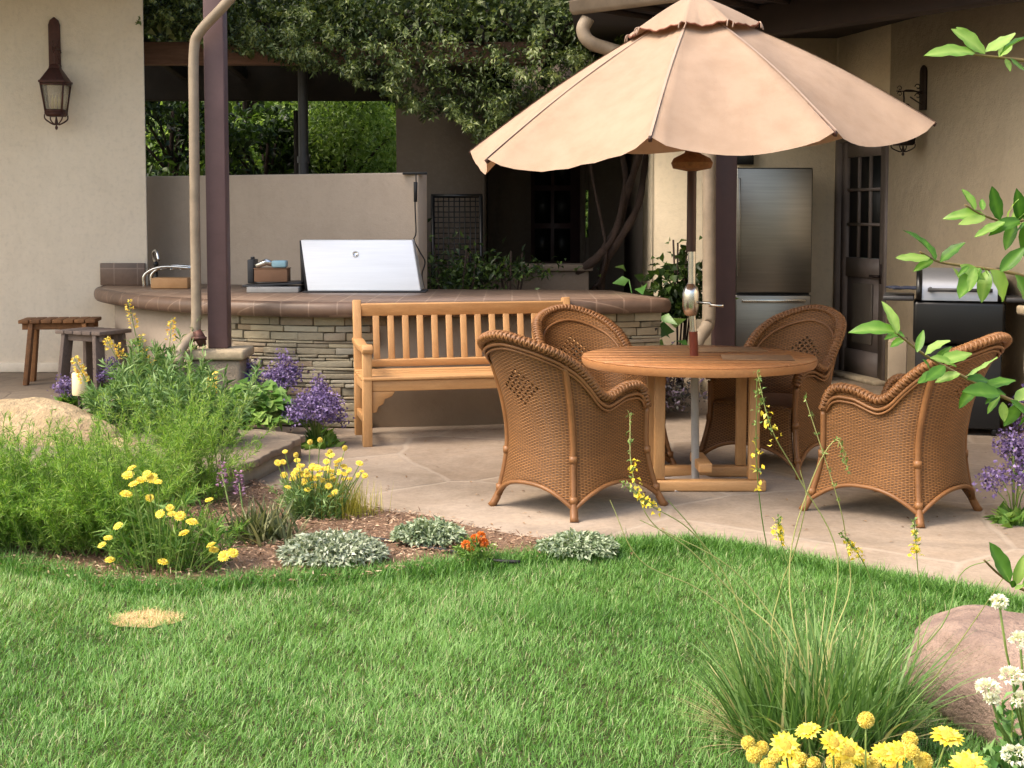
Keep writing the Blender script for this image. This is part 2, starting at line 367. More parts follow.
m_wick_p = wickerM('wicker_plain', S(148, 104, 60), S(116, 78, 42), S(52, 32, 17), False, .0080, .0156)
m_cane = M('cane', S(138, 94, 56), S(104, 68, 38), 8, .45, .3, 60, .002, varmix=(.3, [(0, S(94, 62, 36)), (1, S(156, 112, 70))]), fine=50)

# ------------------------------------------------------------------ vegetation helpers
def unit(a): return a / (np.linalg.norm(a, axis=-1, keepdims=True) + 1e-9)
def leaves(mb, P, D, L, W, var=None, fold=.25, droop=.2, N=None):
    P = np.asarray(P, float); n = len(P); D = unit(np.asarray(D, float))
    L = np.broadcast_to(L, (n,)).astype(float); W = np.broadcast_to(W, (n,)).astype(float)
    if N is None: N = rng.normal(size=(n, 3)) + np.array([0, 0, 1.2])
    Sd = unit(np.cross(D, N)); N = unit(np.cross(Sd, D))
    L_ = L[:, None]; W_ = W[:, None]
    mid = P + D * L_ * .45 + N * L_ * .05
    tip = P + D * L_ - N * L_ * droop
    l = mid + Sd * W_ / 2 + N * W_ * fold; r = mid - Sd * W_ / 2 + N * W_ * fold
    V = np.stack([P, l, r, tip, mid], 1).reshape(-1, 3)
    b = np.arange(n)[:, None] * 5
    F = np.concatenate([b + np.array([0, 4, 1]), b + np.array([0, 2, 4]), b + np.array([1, 4, 3]), b + np.array([4, 2, 3])])
    if var is None: var = rng.random(n)
    mb.raw(V, F, np.repeat(var, 5)); return mb
def blades(mb, P, az, lean, bend, L, W, seg=3, var=None):
    P = np.asarray(P, float); n = len(P)
    h = np.stack([np.cos(az), np.sin(az), np.zeros(n)], 1); sd = np.stack([-np.sin(az), np.cos(az), np.zeros(n)], 1)
    ft = rng.normal(size=n)[:, None] * .6; sd = unit(sd + h * ft)
    rows = []
    for k in range(seg + 1):
        t = k / seg
        ang = np.asarray(lean + bend * t)
        # integrate roughly
        am = np.asarray(lean + bend * t * .5)
        c = P + h * (np.sin(am) * L * t)[:, None]; c = c + np.array([0, 0, 1.0]) * (np.cos(am) * L * t)[:, None]
        ww = (W * (1 - t ** 1.6) * .5)[:, None] if k < seg else None
        if ww is None: rows.append(c[:, None, :])
        else: rows.append(np.stack([c - sd * ww, c + sd * ww], 1))
    V = np.concatenate(rows, 1); k = V.shape[1]; b = np.arange(n)[:, None] * k
    Fq = np.concatenate([b + np.array([2 * i, 2 * i + 1, 2 * i + 3, 2 * i + 2]) for i in range(seg - 1)]) if seg > 1 else None
    Ft = b + np.array([2 * seg - 2, 2 * seg - 1, 2 * seg])
    if var is None: var = rng.random(n)
    mb.raw(V.reshape(-1, 3), [f for f in (Fq, Ft) if f is not None], np.repeat(var, k)); return mb
def inpoly(x, y, poly):
    ins = np.zeros(len(x), bool); n = len(poly)
    for i in range(n):
        x0, y0 = poly[i][:2]; x1, y1 = poly[(i + 1) % n][:2]
        c = ((y0 > y) != (y1 > y)) & (x < (x1 - x0) * (y - y0) / (y1 - y0 + 1e-12) + x0); ins ^= c
    return ins
def vnoise(x, y, seed=0, f=1.0):
    r = np.random.default_rng(seed); out = np.zeros_like(x)
    for k in range(9):
        a = r.random() * 6.283; fr = f * (0.6 + r.random() * 2.2); out += np.sin((x * np.cos(a) + y * np.sin(a)) * fr + r.random() * 6.283)
    return out / 9 * 1.6
def rdir(n, up=0.0):
    d = rng.normal(size=(n, 3)); d[:, 2] += up; return unit(d)
def blob(name, c, size, mat, parent=None, seed=0, rough=.12, sub=5):
    import bmesh
    bm = bmesh.new(); bmesh.ops.create_icosphere(bm, subdivisions=sub, radius=1)
    r = np.random.default_rng(seed); K = [(r.normal(size=3) * fr, r.random() * 6.28, am) for fr, am in ((1.3, 1), (2.1, .7), (3.7, .4), (6, .25), (10, .12), (17, .06)) for _ in range(3)]
    for v in bm.verts:
        p = np.array(v.co); q = np.sign(p) * np.abs(p) ** .75; q = q / max(np.linalg.norm(q), 1e-6) * (1 + .08 * (np.linalg.norm(q) - 1))
        d = sum(a * math.sin(k @ p + ph) for k, ph, a in K) * rough / 1.6
        v.co = Vector(q * (1 + d)) * 1.0
        v.co.x *= size[0]; v.co.y *= size[1]; v.co.z *= size[2]
    me = bpy.data.meshes.new(name); bm.to_mesh(me); bm.free(); me.materials.append(mat); me.shade_smooth()
    o = bpy.data.objects.new(name, me); col.objects.link(o); o.location = c
    if parent: o.parent = parent
    return o
def catmull(pts, n=8):
    P = [np.array(tuple(p), float) for p in pts]; P = [2 * P[0] - P[1]] + P + [2 * P[-1] - P[-2]]; out = []
    for i in range(1, len(P) - 2):
        for k in range(n):
            t = k / n; a, b, c, d = P[i - 1:i + 3]
            out.append(.5 * ((2 * b) + (-a + c) * t + (2 * a - 5 * b + 4 * c - d) * t * t + (-a + 3 * b - 3 * c + d) * t ** 3))
    out.append(P[-2]); return out

# ================================================================== SETTING: ground, patio, lawn, mulch
mb = MB(); mb.raw([(-300, -100, -.03), (300, -100, -.03), (300, 500, -.03), (-300, 500, -.03)], np.array([[0, 1, 2, 3]])); kind(mb.build('ground', m_ground), 'structure')
lawn_px = [(-160, 560), (-80, 560), (0, 562), (60, 572), (130, 588), (200, 588), (260, 581), (330, 577), (400, 572), (450, 566), (500, 561), (560, 555), (610, 549), (640, 545), (700, 543), (760, 553), (830, 568), (900, 582), (960, 592), (1010, 604), (1110, 632), (1250, 680)]
lawn = [G(*p) for p in lawn_px] + [Vector((4.6, 2.0, 0)), Vector((-4.6, 2.0, 0))]
patio_front = [(1250, 672), (1110, 626), (1010, 598), (960, 586), (900, 576), (830, 562), (760, 547), (700, 538), (640, 541), (600, 547), (560, 546), (520, 541), (470, 531), (430, 521), (380, 516), (340, 511), (300, 503), (262, 490), (236, 476), (205, 492)]
pf = [G(*p) for p in patio_front]
patio = pf + [Vector((-6, 7.5, 0)), Vector((-9, 14, 0)), Vector((9, 14, 0)), Vector((9, 5, 0))]
def sheet(name, poly, z, mat, k='structure'):
    mb = MB(); mb.raw([(p[0], p[1], z) for p in poly], [list(range(len(poly)))]); return kind(mb.build(name, mat), k)
mb = MB(); mb.prism(patio, -.06, .012); kind(mb.build('patio', m_flag), 'structure')
sheet('soil_bed', [(-9, 5), (9, 3), (9, 8), (-9, 9)], -.022, m_soil)
sheet('lawn_soil', lawn, -.006, m_turf)
# mulch bed, gently uneven
bed = [G(*p) for p in [(-160, 572), (0, 568), (60, 580), (130, 594), (200, 594), (260, 587), (330, 583), (400, 578), (450, 571), (520, 564), (600, 556), (625, 546), (560, 543), (520, 539), (470, 529), (430, 519), (380, 513), (340, 507), (300, 499), (262, 486), (236, 474), (200, 470)]] + [Vector((-4.5, 7.6, 0))]
sheet('mulch_bed', bed, .016, m_mulch)
xs = rng.uniform(-4, .8, 34000); ys = rng.uniform(5.5, 8.2, 34000); k = inpoly(xs, ys, bed); xs, ys = xs[k], ys[k]
n = len(xs); P = np.stack([xs, ys, rng.uniform(.017, .04, n)], 1); D = rng.normal(size=(n, 3)); D[:, 2] *= .25
mb = leaves(MB(), P, D, rng.uniform(.010, .042, n), rng.uniform(.003, .010, n), fold=.05, droop=.02)
kind(mb.build('bark_mulch', m_chip), 'stuff')['label'] = 'scattered brown bark chips on the planting bed'

# lawn blades
bare = G(146, 619)
def lawn_pts(n, x0, x1, y0, y1):
    x = rng.uniform(x0, x1, n); y = rng.uniform(y0, y1, n); k = inpoly(x, y, lawn)
    d = np.hypot((x - bare.x) / .10, (y - bare.y) / .075) + .35 * vnoise(x, y, 5, 30)
    k &= (d > 1) | (rng.random(n) < .16); return x[k], y[k]
x, y = lawn_pts(470000, -3.4, 3.4, 3.1, 6.9)
n = len(x)
f1 = vnoise(x, y, 1, 3.0); f2 = vnoise(x, y, 2, 14); f3 = vnoise(x, y, 3, 5)
az = f3 * 1.0 + f2 * .8 + rng.uniform(-2.4, 2.4, n)
L = (.034 + .008 * f2 + .005 * f1 + rng.normal(size=n) * .009).clip(.015, .10)
ed = np.min(np.hypot(x[:, None] - np.array([G(*p)[0] for p in lawn_px[8:]])[None, :], y[:, None] - np.array([G(*p)[1] for p in lawn_px[8:]])[None, :]), 1)
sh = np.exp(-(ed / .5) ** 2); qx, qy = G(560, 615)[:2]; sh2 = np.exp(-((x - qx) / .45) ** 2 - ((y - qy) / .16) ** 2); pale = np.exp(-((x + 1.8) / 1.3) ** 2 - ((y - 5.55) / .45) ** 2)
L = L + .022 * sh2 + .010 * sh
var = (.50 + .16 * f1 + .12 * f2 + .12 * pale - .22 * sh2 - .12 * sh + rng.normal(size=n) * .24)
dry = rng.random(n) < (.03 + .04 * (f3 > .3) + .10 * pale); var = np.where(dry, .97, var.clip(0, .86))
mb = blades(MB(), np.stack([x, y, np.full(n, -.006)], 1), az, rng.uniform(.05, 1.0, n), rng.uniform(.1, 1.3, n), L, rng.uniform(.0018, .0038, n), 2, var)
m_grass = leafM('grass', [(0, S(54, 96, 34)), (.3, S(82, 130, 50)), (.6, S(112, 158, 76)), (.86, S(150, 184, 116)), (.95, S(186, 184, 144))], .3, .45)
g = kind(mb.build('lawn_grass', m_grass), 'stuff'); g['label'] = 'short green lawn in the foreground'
# longer ragged tufts along the patio edge
e = lawn_px[1:]; ep = np.array([G(*p)[:2] for p in e]); m_ = 30000
i = rng.integers(0, len(ep) - 1, m_); t = rng.random(m_)
q = ep[i] + (ep[i + 1] - ep[i]) * t[:, None] + rng.normal(size=(m_, 2)) * np.array([.03, .05]) - np.array([0, .05])
mb = blades(MB(), np.c_[q, np.zeros(m_)], rng.uniform(0, 6.28, m_), rng.uniform(.1, .8, m_), rng.uniform(.2, 1.2, m_), rng.uniform(.03, .085, m_), rng.uniform(.003, .005, m_), 2, rng.uniform(0, .8, m_))
g = kind(mb.build('lawn_edge_grass', m_grass), 'stuff'); g['label'] = 'longer shaggy grass along the patio edge'
mb = MB(); pts = [(bare.x + .14 * math.cos(a) * random.uniform(.85, 1.15), bare.y + .11 * math.sin(a) * random.uniform(.85, 1.15)) for a in np.linspace(0, 6.28, 28)[:-1]]
mb.raw([(p[0], p[1], .002) for p in pts], [list(range(len(pts)))]); kind(mb.build('bare_lawn_patch', M('dry_patch', S(196, 168, 120), S(170, 140, 96), 14, .95, .8, 60, .01, fine=40)), 'structure')
n = 900; a = rng.uniform(0, 6.28, n); rr = rng.random(n) ** .6
mb = blades(MB(), np.stack([bare.x + .14 * rr * np.cos(a), bare.y + .11 * rr * np.sin(a), np.zeros(n)], 1), rng.uniform(0, 6.28, n), rng.uniform(.8, 1.4, n), rng.uniform(0, .3, n), rng.uniform(.015, .04, n), rng.uniform(.002, .003, n), 2, rng.uniform(.9, 1, n))
kind(mb.build('dry_grass', leafM('straw', [(0, S(190, 160, 110)), (1, S(216, 190, 140))], .1, .8)), 'stuff')['label'] = 'flat dead straw in the bare spot of the lawn'

# raised left terrace with a rock-faced edge
tz = .15
terr = [(-1.56, 7.32), (-1.44, 7.75), (-1.36, 8.2), (-1.30, 8.55), (-1.52, 8.72), (-1.85, 8.9), (-2.1, 9.9), (-3.3, 12.6), (-9, 12.6), (-9, 7.3), (-3, 7.1), (-2.2, 7.1)]
mb = MB(); mb.prism(terr, -.02, tz - .04); kind(mb.build('terrace', m_ledge), 'structure')
ct = sum(p[0] for p in terr) / len(terr), sum(p[1] for p in terr) / len(terr)
mb = MB()
cap = []
for i_, p in enumerate(terr):
    q = terr[(i_ + 1) % len(terr)]
    for t in np.linspace(0, 1, 7)[:-1]:
        j = random.uniform(-.012, .02); x = p[0] + (q[0] - p[0]) * t; y = p[1] + (q[1] - p[1]) * t
        d = Vector((x - ct[0], y - ct[1])).normalized(); cap.append((x + d.x * (.03 + j), y + d.y * (.03 + j)))
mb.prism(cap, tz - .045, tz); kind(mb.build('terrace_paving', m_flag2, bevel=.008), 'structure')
# porch paving on the right, one low step up
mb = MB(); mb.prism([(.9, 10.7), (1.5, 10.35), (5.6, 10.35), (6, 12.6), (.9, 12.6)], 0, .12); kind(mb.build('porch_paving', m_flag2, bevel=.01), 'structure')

# ================================================================== LEFT BUILDING
hb = thing('stucco_building', 'cream stucco house wall at the far left with a wall lantern', 'building', (-5, 12, 0))
mb = MB(); mb.prism([(-9, 12), (-3.12, 12), (-3.36, 12.5), (-9, 12.5)], .15, 3.8); mb.build('wall', m_stucco, hb, bevel=.012)
mb = MB(); mb.prism([(-9, 11.965), (-3.3, 11.965), (-3.3, 11.999), (-9, 11.999)], .151, .235); mb.build('plinth', m_stucco, hb, bevel=.008)
mb = MB(); mb.prism([(-9, 9.3), (-1.75, 9.3), (-1.9, 10.6), (-3.3, 12.9), (-9, 12.9)], 3.801, 3.95); mb.build('roof', m_soffit, hb)
# left porch post with downspout on a stone pedestal
px0, py0 = -1.99, 9.5
lp = thing('porch_post', 'plum brown square post with tan downspout on stone pedestal at left', 'porch post', (px0, py0, .15))
mb = MB(); mb.box((px0 + .0, py0, .6 + 1.6), (.135, .135, 3.2)); mb.build('shaft', m_plum, lp, bevel=.008)
mb = MB(); mb.box((px0 + .0, py0 - .0, .15 + .19), (.36, .36, .38), taper=.96); sb = mb.build('pedestal', M('pedestal_stone', S(150, 136, 120), S(124, 112, 98), 8, .95, .9, 16, .02, fine=24), lp, bevel=.025, seg=3)
mb = MB(); mb.box((px0, py0, .565), (.40, .40, .068)); mb.build('cap_stone', m_capstone, sb, bevel=.02, seg=3)
s_ = lambda x, y, Y: AT(x, y, Y)
path = catmull([s_(246, -20, 9.25), s_(222, 8, 9.3), s_(200, 32, 9.36), s_(194, 52, 9.38), s_(194, 120, 9.38), s_(195, 220, 9.38), s_(196, 325, 9.38), s_(190, 338, 9.32), s_(181, 350, 9.24), s_(179, 366, 9.2), s_(184, 385, 9.2)], 5)
mb = MB(); mb.tube(path, .034, 12); mb.build('downspout', m_spout, lp, smooth=True)
c = AT(200, 338, 9.3); mb = MB(); mb.tube([c + Vector((-.02, 0, .05)), c, c + Vector((.02, -.01, -.05))], [.028, .036, .026], 10); mb.tube([c + Vector((-.05, -.03, 0)), c + Vector((.05, -.03, 0))], .012, 8)
mb.build('valve', m_copper, lp, smooth=True)

# ---- lanterns
def lantern(label, loc, rz, mat, sxy=.82, sz=.97, arm=.22, side=0.0):
    """origin on the wall at the lantern's centre height; wall behind is +Y local, lamp hangs towards -Y"""
    t = thing('wall_lantern', label, 'lantern', loc, rz, 'wall lanterns')
    b = lambda n_, m_, mt, par=None, **k: m_.build(n_, mt, par or t, local=True, **k)
    mb = MB(); pr = [(-.06, .0), (.06, .0), (.06, .42), (.045, .46), (0, .49), (-.045, .46), (-.06, .42)]
    V = [(x, y, z + .1) for y in (-.03, -.001) for x, z in pr]; n_ = len(pr)
    mb.raw(V, [list(range(n_)), list(range(n_, 2 * n_))[::-1], np.array([(i, n_ + i, n_ + (i + 1) % n_, (i + 1) % n_) for i in range(n_)])]); b('backplate', mb, mat, bevel=.006)
    mb = MB()
    mb.tube(catmull([(0, -.03, .28), (0, -arm * .6, .31), (0, -arm, .30), (0, -arm, .22), (0, -arm, .16)], 5), .009, 8)
    for s in (1, -1):
        sp = [(0, -.08 - .035 * math.cos(a) * (1 - a / 9), .30 + s * .05 + .035 * math.sin(a) * (1 - a / 9)) for a in np.linspace(0, 6, 18)]
        mb.tube(sp, .006, 6)
        sp = [(0, -arm - .05 - .03 * math.cos(a) * (1 - a / 9), .30 + s * .03 + .03 * math.sin(a) * (1 - a / 9)) for a in np.linspace(0, 6, 18)]
        mb.tube(sp, .005, 6)
    mb.tube([(0, -.03, .30), (0, -arm - .09, .30)], .007, 6)
    mb.tube([(0, -.03, .16), (0, -arm * .7, .24)], .007, 6)
    b('arm', mb, mat, smooth=True)
    # head, square tapered, centre (0,-arm)
    def frust(mb, z0, w0, z1, w1):
        V = [(sx * w0, -arm + sy * w0, z0) for sx, sy in ((-1, -1), (1, -1), (1, 1), (-1, 1))] + [(sx * w1, -arm + sy * w1, z1) for sx, sy in ((-1, -1), (1, -1), (1, 1), (-1, 1))]
        mb.raw(V, np.array([(3, 2, 1, 0), (4, 5, 6, 7), (0, 1, 5, 4), (1, 2, 6, 5), (2, 3, 7, 6), (3, 0, 4, 7)]))
    mb = MB(); frust(mb, .0, .135, .02, .135); frust(mb, .0201, .125, .13, .05); frust(mb, .1301, .055, .165, .035); b('roof', mb, mat, bevel=.004)
    mb = MB()
    for sx, sy in ((-1, -1), (1, -1), (1, 1), (-1, 1)):
        mb.bar((sx * .118, -arm + sy * .118, -.001), (sx * .082, -arm + sy * .082, -.25), .014, .014)
    for (sx, sy), (tx, ty) in ((((-1, -1)), ((1, -1))), ((1, -1), (1, 1)), ((1, 1), (-1, 1)), ((-1, 1), (-1, -1))):
        mb.bar((sx * .118, -arm + sy * .118, -.012), (tx * .118, -arm + ty * .118, -.012), .012, .016)
        mb.bar((sx * .084, -arm + sy * .084, -.24), (tx * .084, -arm + ty * .084, -.24), .014, .03)
    frust(mb, -.285, .075, -.256, .095)
    for sx, sy in ((-1, -1), (1, -1), (1, 1), (-1, 1)):
        mb.tube(catmull([(sx * .09, -arm + sy * .09, -.27), (sx * .085, -arm + sy * .085, -.31), (sx * .03, -arm + sy * .03, -.35), (0, -arm, -.35)], 4), .007, 6)
    mb.lathe([(.004, -.40), (.014, -.39), (.016, -.375), (.006, -.36), (.02, -.345), (.008, -.29), (.004, -.285)], (0, -arm, 0), 10)
    b('frame', mb, mat)
    mb = MB(); frust(mb, -.25, .078, -.002, .110)
    m, n, p, o = base_mat('lantern_glass'); p.inputs['Base Color'].default_value = (.72, .68, .58, 1); p.inputs['Transmission Weight'].default_value = .75; p.inputs['Roughness'].default_value = .25; p.inputs['IOR'].default_value = 1.1
    b('glass', mb, m)
    mb = MB(); 
    for dx in (-.03, 0, .03): mb.lathe([(.011, -.24), (.011, -.14), (.009, -.13), (.002, -.10)], (dx, -arm, 0), 8)
    b('candle', mb, m_cream, smooth=True)
    for o in t.children:
        o.scale = (sxy, sxy, sz)
        if not o.name.startswith('backplate'): o.location.x = side
    return t
c = AT(50, 82, 12.0)
lantern('rust brown lantern with glass hung on the cream wall at left', (c.x + .05, 11.999, 2.60), R(0), m_copper, side=.055)

# ================================================================== LOW GARDEN WALL, COUNTER
tw = thing('garden_wall', 'greige stucco screen wall standing behind the built-in grill', 'wall', (-2, 12, 0))
a, b_ = Vector((-3.34, 12.55, 0)), Vector((-.76, 11.40, 0)); d = (b_ - a).normalized(); nn = Vector((-d.y, d.x, 0))
mb = MB(); mb.prism([a, b_, b_ + nn * .16 + Vector((.0, 0, 0)), a + nn * .16], 0, 1.845); mb.build('wall', m_stucco_low, tw, bevel=.012)
# counter
front = [(-3.5, 11.98), (-3.42, 11.55), (-3.2, 11.1), (-2.75, 10.45), (-2.2, 9.98), (-1.75, 9.74), (-1.35, 9.63), (-1.0, 9.62), (-.4, 9.70), (.3, 9.87), (.75, 9.99), (1.12, 10.12)]
fr = [tuple(p[:2]) for p in catmull([(x, y, 0) for x, y in front], 6)]
back = [(.80, 11.2), (-.62, 11.34), (-3.2, 12.47), (-3.13, 11.995)]
zc = .90
tc = thing('barbecue_counter', 'curved outdoor kitchen counter with brown tile top and stacked stone front', 'counter', (-1, 10.2, 0))
mb = MB(); mb.prism(fr + back, zc - .03, zc); mb.build('countertop', m_tile, tc)
# rounded nosing along the front
def offset(path, dd):
    P = np.array(path, float); T = np.gradient(P, axis=0); T /= np.linalg.norm(T, axis=1)[:, None]
    return P + np.stack([T[:, 1], -T[:, 0]], 1) * dd
path3 = [(p[0], p[1], zc - .052) for p in offset(fr, 0)] + [(1.0, 10.5, zc - .052), (.80, 11.2, zc - .052)]
mb = MB(); 
P = np.array(path3); T = np.gradient(P[:, :2], axis=0); T /= np.linalg.norm(T, axis=1)[:, None]; Nn = np.stack([T[:, 1], -T[:, 0]], 1)
prof = [(-.02, .056)] + [(.034 * math.cos(a) + .0, .052 * math.sin(a)) for a in np.linspace(R(90), R(-90), 9)] + [(-.02, -.052)]
V = np.array([[(P[i, 0] + Nn[i, 0] * q[0], P[i, 1] + Nn[i, 1] * q[0], P[i, 2] + q[1]) for q in prof] for i in range(len(P))])
m_ = len(prof); F = np.array([(i * m_ + j, i * m_ + j + 1, (i + 1) * m_ + j + 1, (i + 1) * m_ + j) for i in range(len(P) - 1) for j in range(m_ - 1)])
mb.raw(V.reshape(-1, 3), F); mb.build('edge_tiles', m_tile_e, tc, smooth=True)
# body under the top
inn = offset(fr, -.13)
body = [tuple(p) for p in inn] + [(.72, 11.1), (-.62, 11.3), (-3.2, 12.4), (-3.16, 11.99)]
mb = MB(); mb.prism(body, 0, zc - .031); mb.build('stucco_base', m_stucco_low, tc)
# stacked stone front: real courses of thin stones
sf = offset(fr, -.10); seg = np.r_[0, np.cumsum(np.linalg.norm(np.diff(sf, axis=0), axis=1))]
s_start = seg[np.argmin(np.abs(sf[:, 0] + 1.98))]
def sp_at(s): return np.array([np.interp(s, seg, sf[:, 0]), np.interp(s, seg, sf[:, 1])])
mbl, mbr = MB(), MB(); z = .02
while z < zc - .10:
    h = random.choice([.022, .03, .038, .045, .06, .075]); h = min(h, zc - .085 - z); s = s_start - random.uniform(0, .2)
    while s < seg[-1]:
        Ls = random.uniform(.08, .34) * (1.2 if h < .04 else .9); e_ = min(s + Ls, seg[-1] + .02)
        p0, p1 = sp_at(s + .003), sp_at(e_ - .003); d2 = (p1 - p0); 
        if np.linalg.norm(d2) > .02 and not (-1.0 < (p0[0] + p1[0]) / 2 < .45):
            d2 /= np.linalg.norm(d2); n2 = np.array([d2[1], -d2[0]]); o_ = random.uniform(-.008, .02)
            zz0, zz1 = z + .002, z + h - .003 + random.uniform(-.002, .002); tl = random.uniform(-.004, .004)
            V = []
            for off in (o_, -.06):
                for pp, zt in ((p0, tl), (p1, -tl)):
                    q = pp + n2 * off; V += [(q[0], q[1], zz0 + zt * .4), (q[0], q[1], zz1 + zt)]
            (mbl if p0[0] < -.5 else mbr).raw(V, np.array([(0, 2, 3, 1), (4, 5, 7, 6), (1, 3, 7, 5), (0, 4, 6, 2), (0, 1, 5, 4), (2, 6, 7, 3)]))
        s = e_
    z += h
mbl.build('stone_front', m_ledge, tc, bevel=.005); mbr.build('stone_front', m_ledge, tc, bevel=.005)
mb = MB(); jf = offset(fr, -.118); mb.prism([tuple(p) for p in jf if -1.98 < p[0] < -1.0] + [(-1.02, 10.4), (-1.9, 10.4)], .005, zc - .04); mb.build('mortar_core', m_mortar, tc)
mb = MB(); mb.prism([tuple(p) for p in jf if p[0] > .47] + [(.74, 11.05), (.5, 10.4)], .005, zc - .04); mb.build('mortar_core', m_mortar, tc)
# backsplash tiles on the left wall
mb = MB(); mb.prism([(-3.52, 11.955), (-3.135, 11.955), (-3.14, 11.998), (-3.52, 11.998)], zc + .001, zc + .19); mb.build('backsplash', m_tile_e, tc, bevel=.005)

# built-in grill with white-bright steel hood
gy = 11.0
g0 = AT(293, 289, gy); gr = thing('built_in_grill', 'bright stainless hood of the grill built into the counter', 'grill', (AT(357, 289, gy).x, gy, zc))
def P4(px, py, Y): return tuple(AT(px, py, Y))
A0 = AT(308, 290, 10.85); A1 = AT(421, 290, 10.85); T0 = AT(302, 240, 11.05); T1 = AT(413, 240, 11.05)
zb = zc + .012
V = [(A0.x, 10.85, zb), (A1.x, 10.85, zb), (A1.x, 11.25, zb), (A0.x - .1, 11.25, zb), (T0.x, 11.0, T0.z), (T1.x, 11.0, T1.z), (T1.x, 11.2, T1.z), (T0.x, 11.2, T0.z)]
mb = MB(); mb.raw(V, np.array([(3, 2, 1, 0), (4, 5, 6, 7), (0, 1, 5, 4), (1, 2, 6, 5), (2, 3, 7, 6)]))
mb.raw([V[3], V[0], V[4], V[7]], np.array([[0, 1, 2, 3]])); hd = mb.build('hood', m_steel_b, gr, bevel=.008)
mb = MB(); mb.raw([(V[3][0] - .012, 11.25, zb), (V[0][0] - .012, 10.86, zb), (V[4][0] - .012, 11.0, V[4][2] - .004), (V[7][0] - .012, 11.2, V[7][2] - .004), (V[3][0] - .004, 11.25, zb), (V[0][0] - .004, 10.86, zb), (V[4][0] - .004, 11.0, V[4][2] - .004), (V[7][0] - .004, 11.2, V[7][2] - .004)], np.array([(0, 1, 2, 3), (7, 6, 5, 4), (0, 4, 5, 1), (1, 5, 6, 2), (2, 6, 7, 3), (3, 7, 4, 0)]))
mb.build('end_panel', m_dgrey, gr)
cc = Vector(V[0]).lerp(Vector(V[1]), .47).lerp(Vector(V[4]).lerp(Vector(V[5]), .47), .72)
nrm = (Vector(V[1]) - Vector(V[0])).cross(Vector(V[4]) - Vector(V[0])).normalized()
mb = MB(); mb.lathe([(.026, 0), (.026, .006), (.02, .009), (.019, .006), (.002, .006)], (0, 0, 0), 20, M=Matrix.Translation(cc) @ nrm.to_track_quat('Z', 'Y').to_matrix().to_4x4()); mb.build('thermometer', m_chrome, gr, smooth=True)
mb = MB(); mb.box(((A0.x + A1.x) / 2, 10.99, zc + .006), (A1.x - A0.x + .08, .34, .010)); mb.build('trim_frame', m_dgrey, gr, bevel=.002)
# side burner, boxes, sink things
a = AT(253, 284, 11.05); sbn = thing('side_burner', 'low steel side burner with pale front left of the grill hood', 'burner', (a.x + .2, 11.0, zc))
mb = MB(); mb.box((a.x + .19, 11.0, zc + .022), (.40, .34, .042)); mb.build('front_panel', m_greypipe, sbn, bevel=.004)
mb = MB(); mb.box((a.x + .17, 11.12, zc + .058), (.46, .42, .018), rot=(0, R(-3), 0)); mb.build('lid', m_dgrey, sbn, bevel=.004)
b0 = AT(272, 272, 10.98); bt = thing('brown_box', 'small brown box on the side burner lid', 'box', (b0.x, 10.98, zc + .07))
mb = MB(); mb.box((b0.x, 11.0, zc + .13), (.26, .16, .1)); mb.build('carton', m_boxbrown, bt, bevel=.004)
mb = MB(); mb.box((b0.x, 11.0, zc + .184), (.268, .168, .006)); mb.build('lid', m_boxbrown, bt)
bt = thing('grill_brush_tub', 'clear and aqua plastic tub lying on top of the brown box', 'tub', (b0.x, 11.0, zc + .188))
mb = MB(); mb.box((b0.x + .06, 11.0, zc + .218), (.11, .12, .055)); mb.build('tub', m_aqua, bt, bevel=.01)
mb = MB(); mb.tube([(b0.x - .12, 10.95, zc + .2), (b0.x - .04, 10.96, zc + .235), (b0.x + .02, 10.97, zc + .215)], [.02, .028, .02], 10); mb.build('scoop', m_chrome, bt, smooth=True)
bt = thing('cutting_board', 'upright grey board leaning behind the small brown box', 'board', (b0.x - .16, 11.05, zc + .07))
mb = MB(); mb.box((b0.x - .165, 11.06, zc + .16), (.05, .2, .185)); mb.build('board', m_dgrey, bt, bevel=.006)
mb = MB(); mb.box((b0.x - .165, 11.06, zc + .262), (.02, .08, .02)); mb.build('handle', m_dgrey, bt, bevel=.003)
a = AT(175, 281, 11.6)
t = thing('serving_tray', 'pale wooden box with chrome rails by the sink', 'tray', (a.x, 11.5, zc))
mb = MB(); mb.box((a.x, 11.5, zc + .045), (.3, .2, .085)); mb.build('tray', m_boxwood, t, bevel=.005)
mb = MB()
for yy in (11.38, 11.62): mb.tube(catmull([(a.x - .2, yy, zc + .01), (a.x - .19, yy, zc + .12), (a.x - .05, yy, zc + .18), (a.x + .2, yy, zc + .17)], 5), .012, 8)
for k in range(5): mb.tube([(a.x - .14 + k * .08, 11.38, zc + .16), (a.x - .14 + k * .08, 11.62, zc + .16)], .008, 6)
mb.build('rail', m_chrome, t, smooth=True)
a = AT(156, 272, 11.9)
t = thing('sink_tap', 'dark gooseneck tap rising at the left end of the counter', 'tap', (a.x, 11.9, zc))
mb = MB(); mb.lathe([(.035, 0), (.03, .02), (.018, .04), (.016, .16), (.024, .18), (.02, .2), (.004, .21)], (a.x, 11.9, zc + .001), 12); mb.build('body', m_black, t, smooth=True)
mb = MB(); mb.tube(catmull([(a.x, 11.9, zc + .17), (a.x - .02, 11.88, zc + .27), (a.x + .03, 11.8, zc + .30), (a.x + .06, 11.76, zc + .22)], 5), .011, 8); mb.build('spout', m_chrome, t, smooth=True)
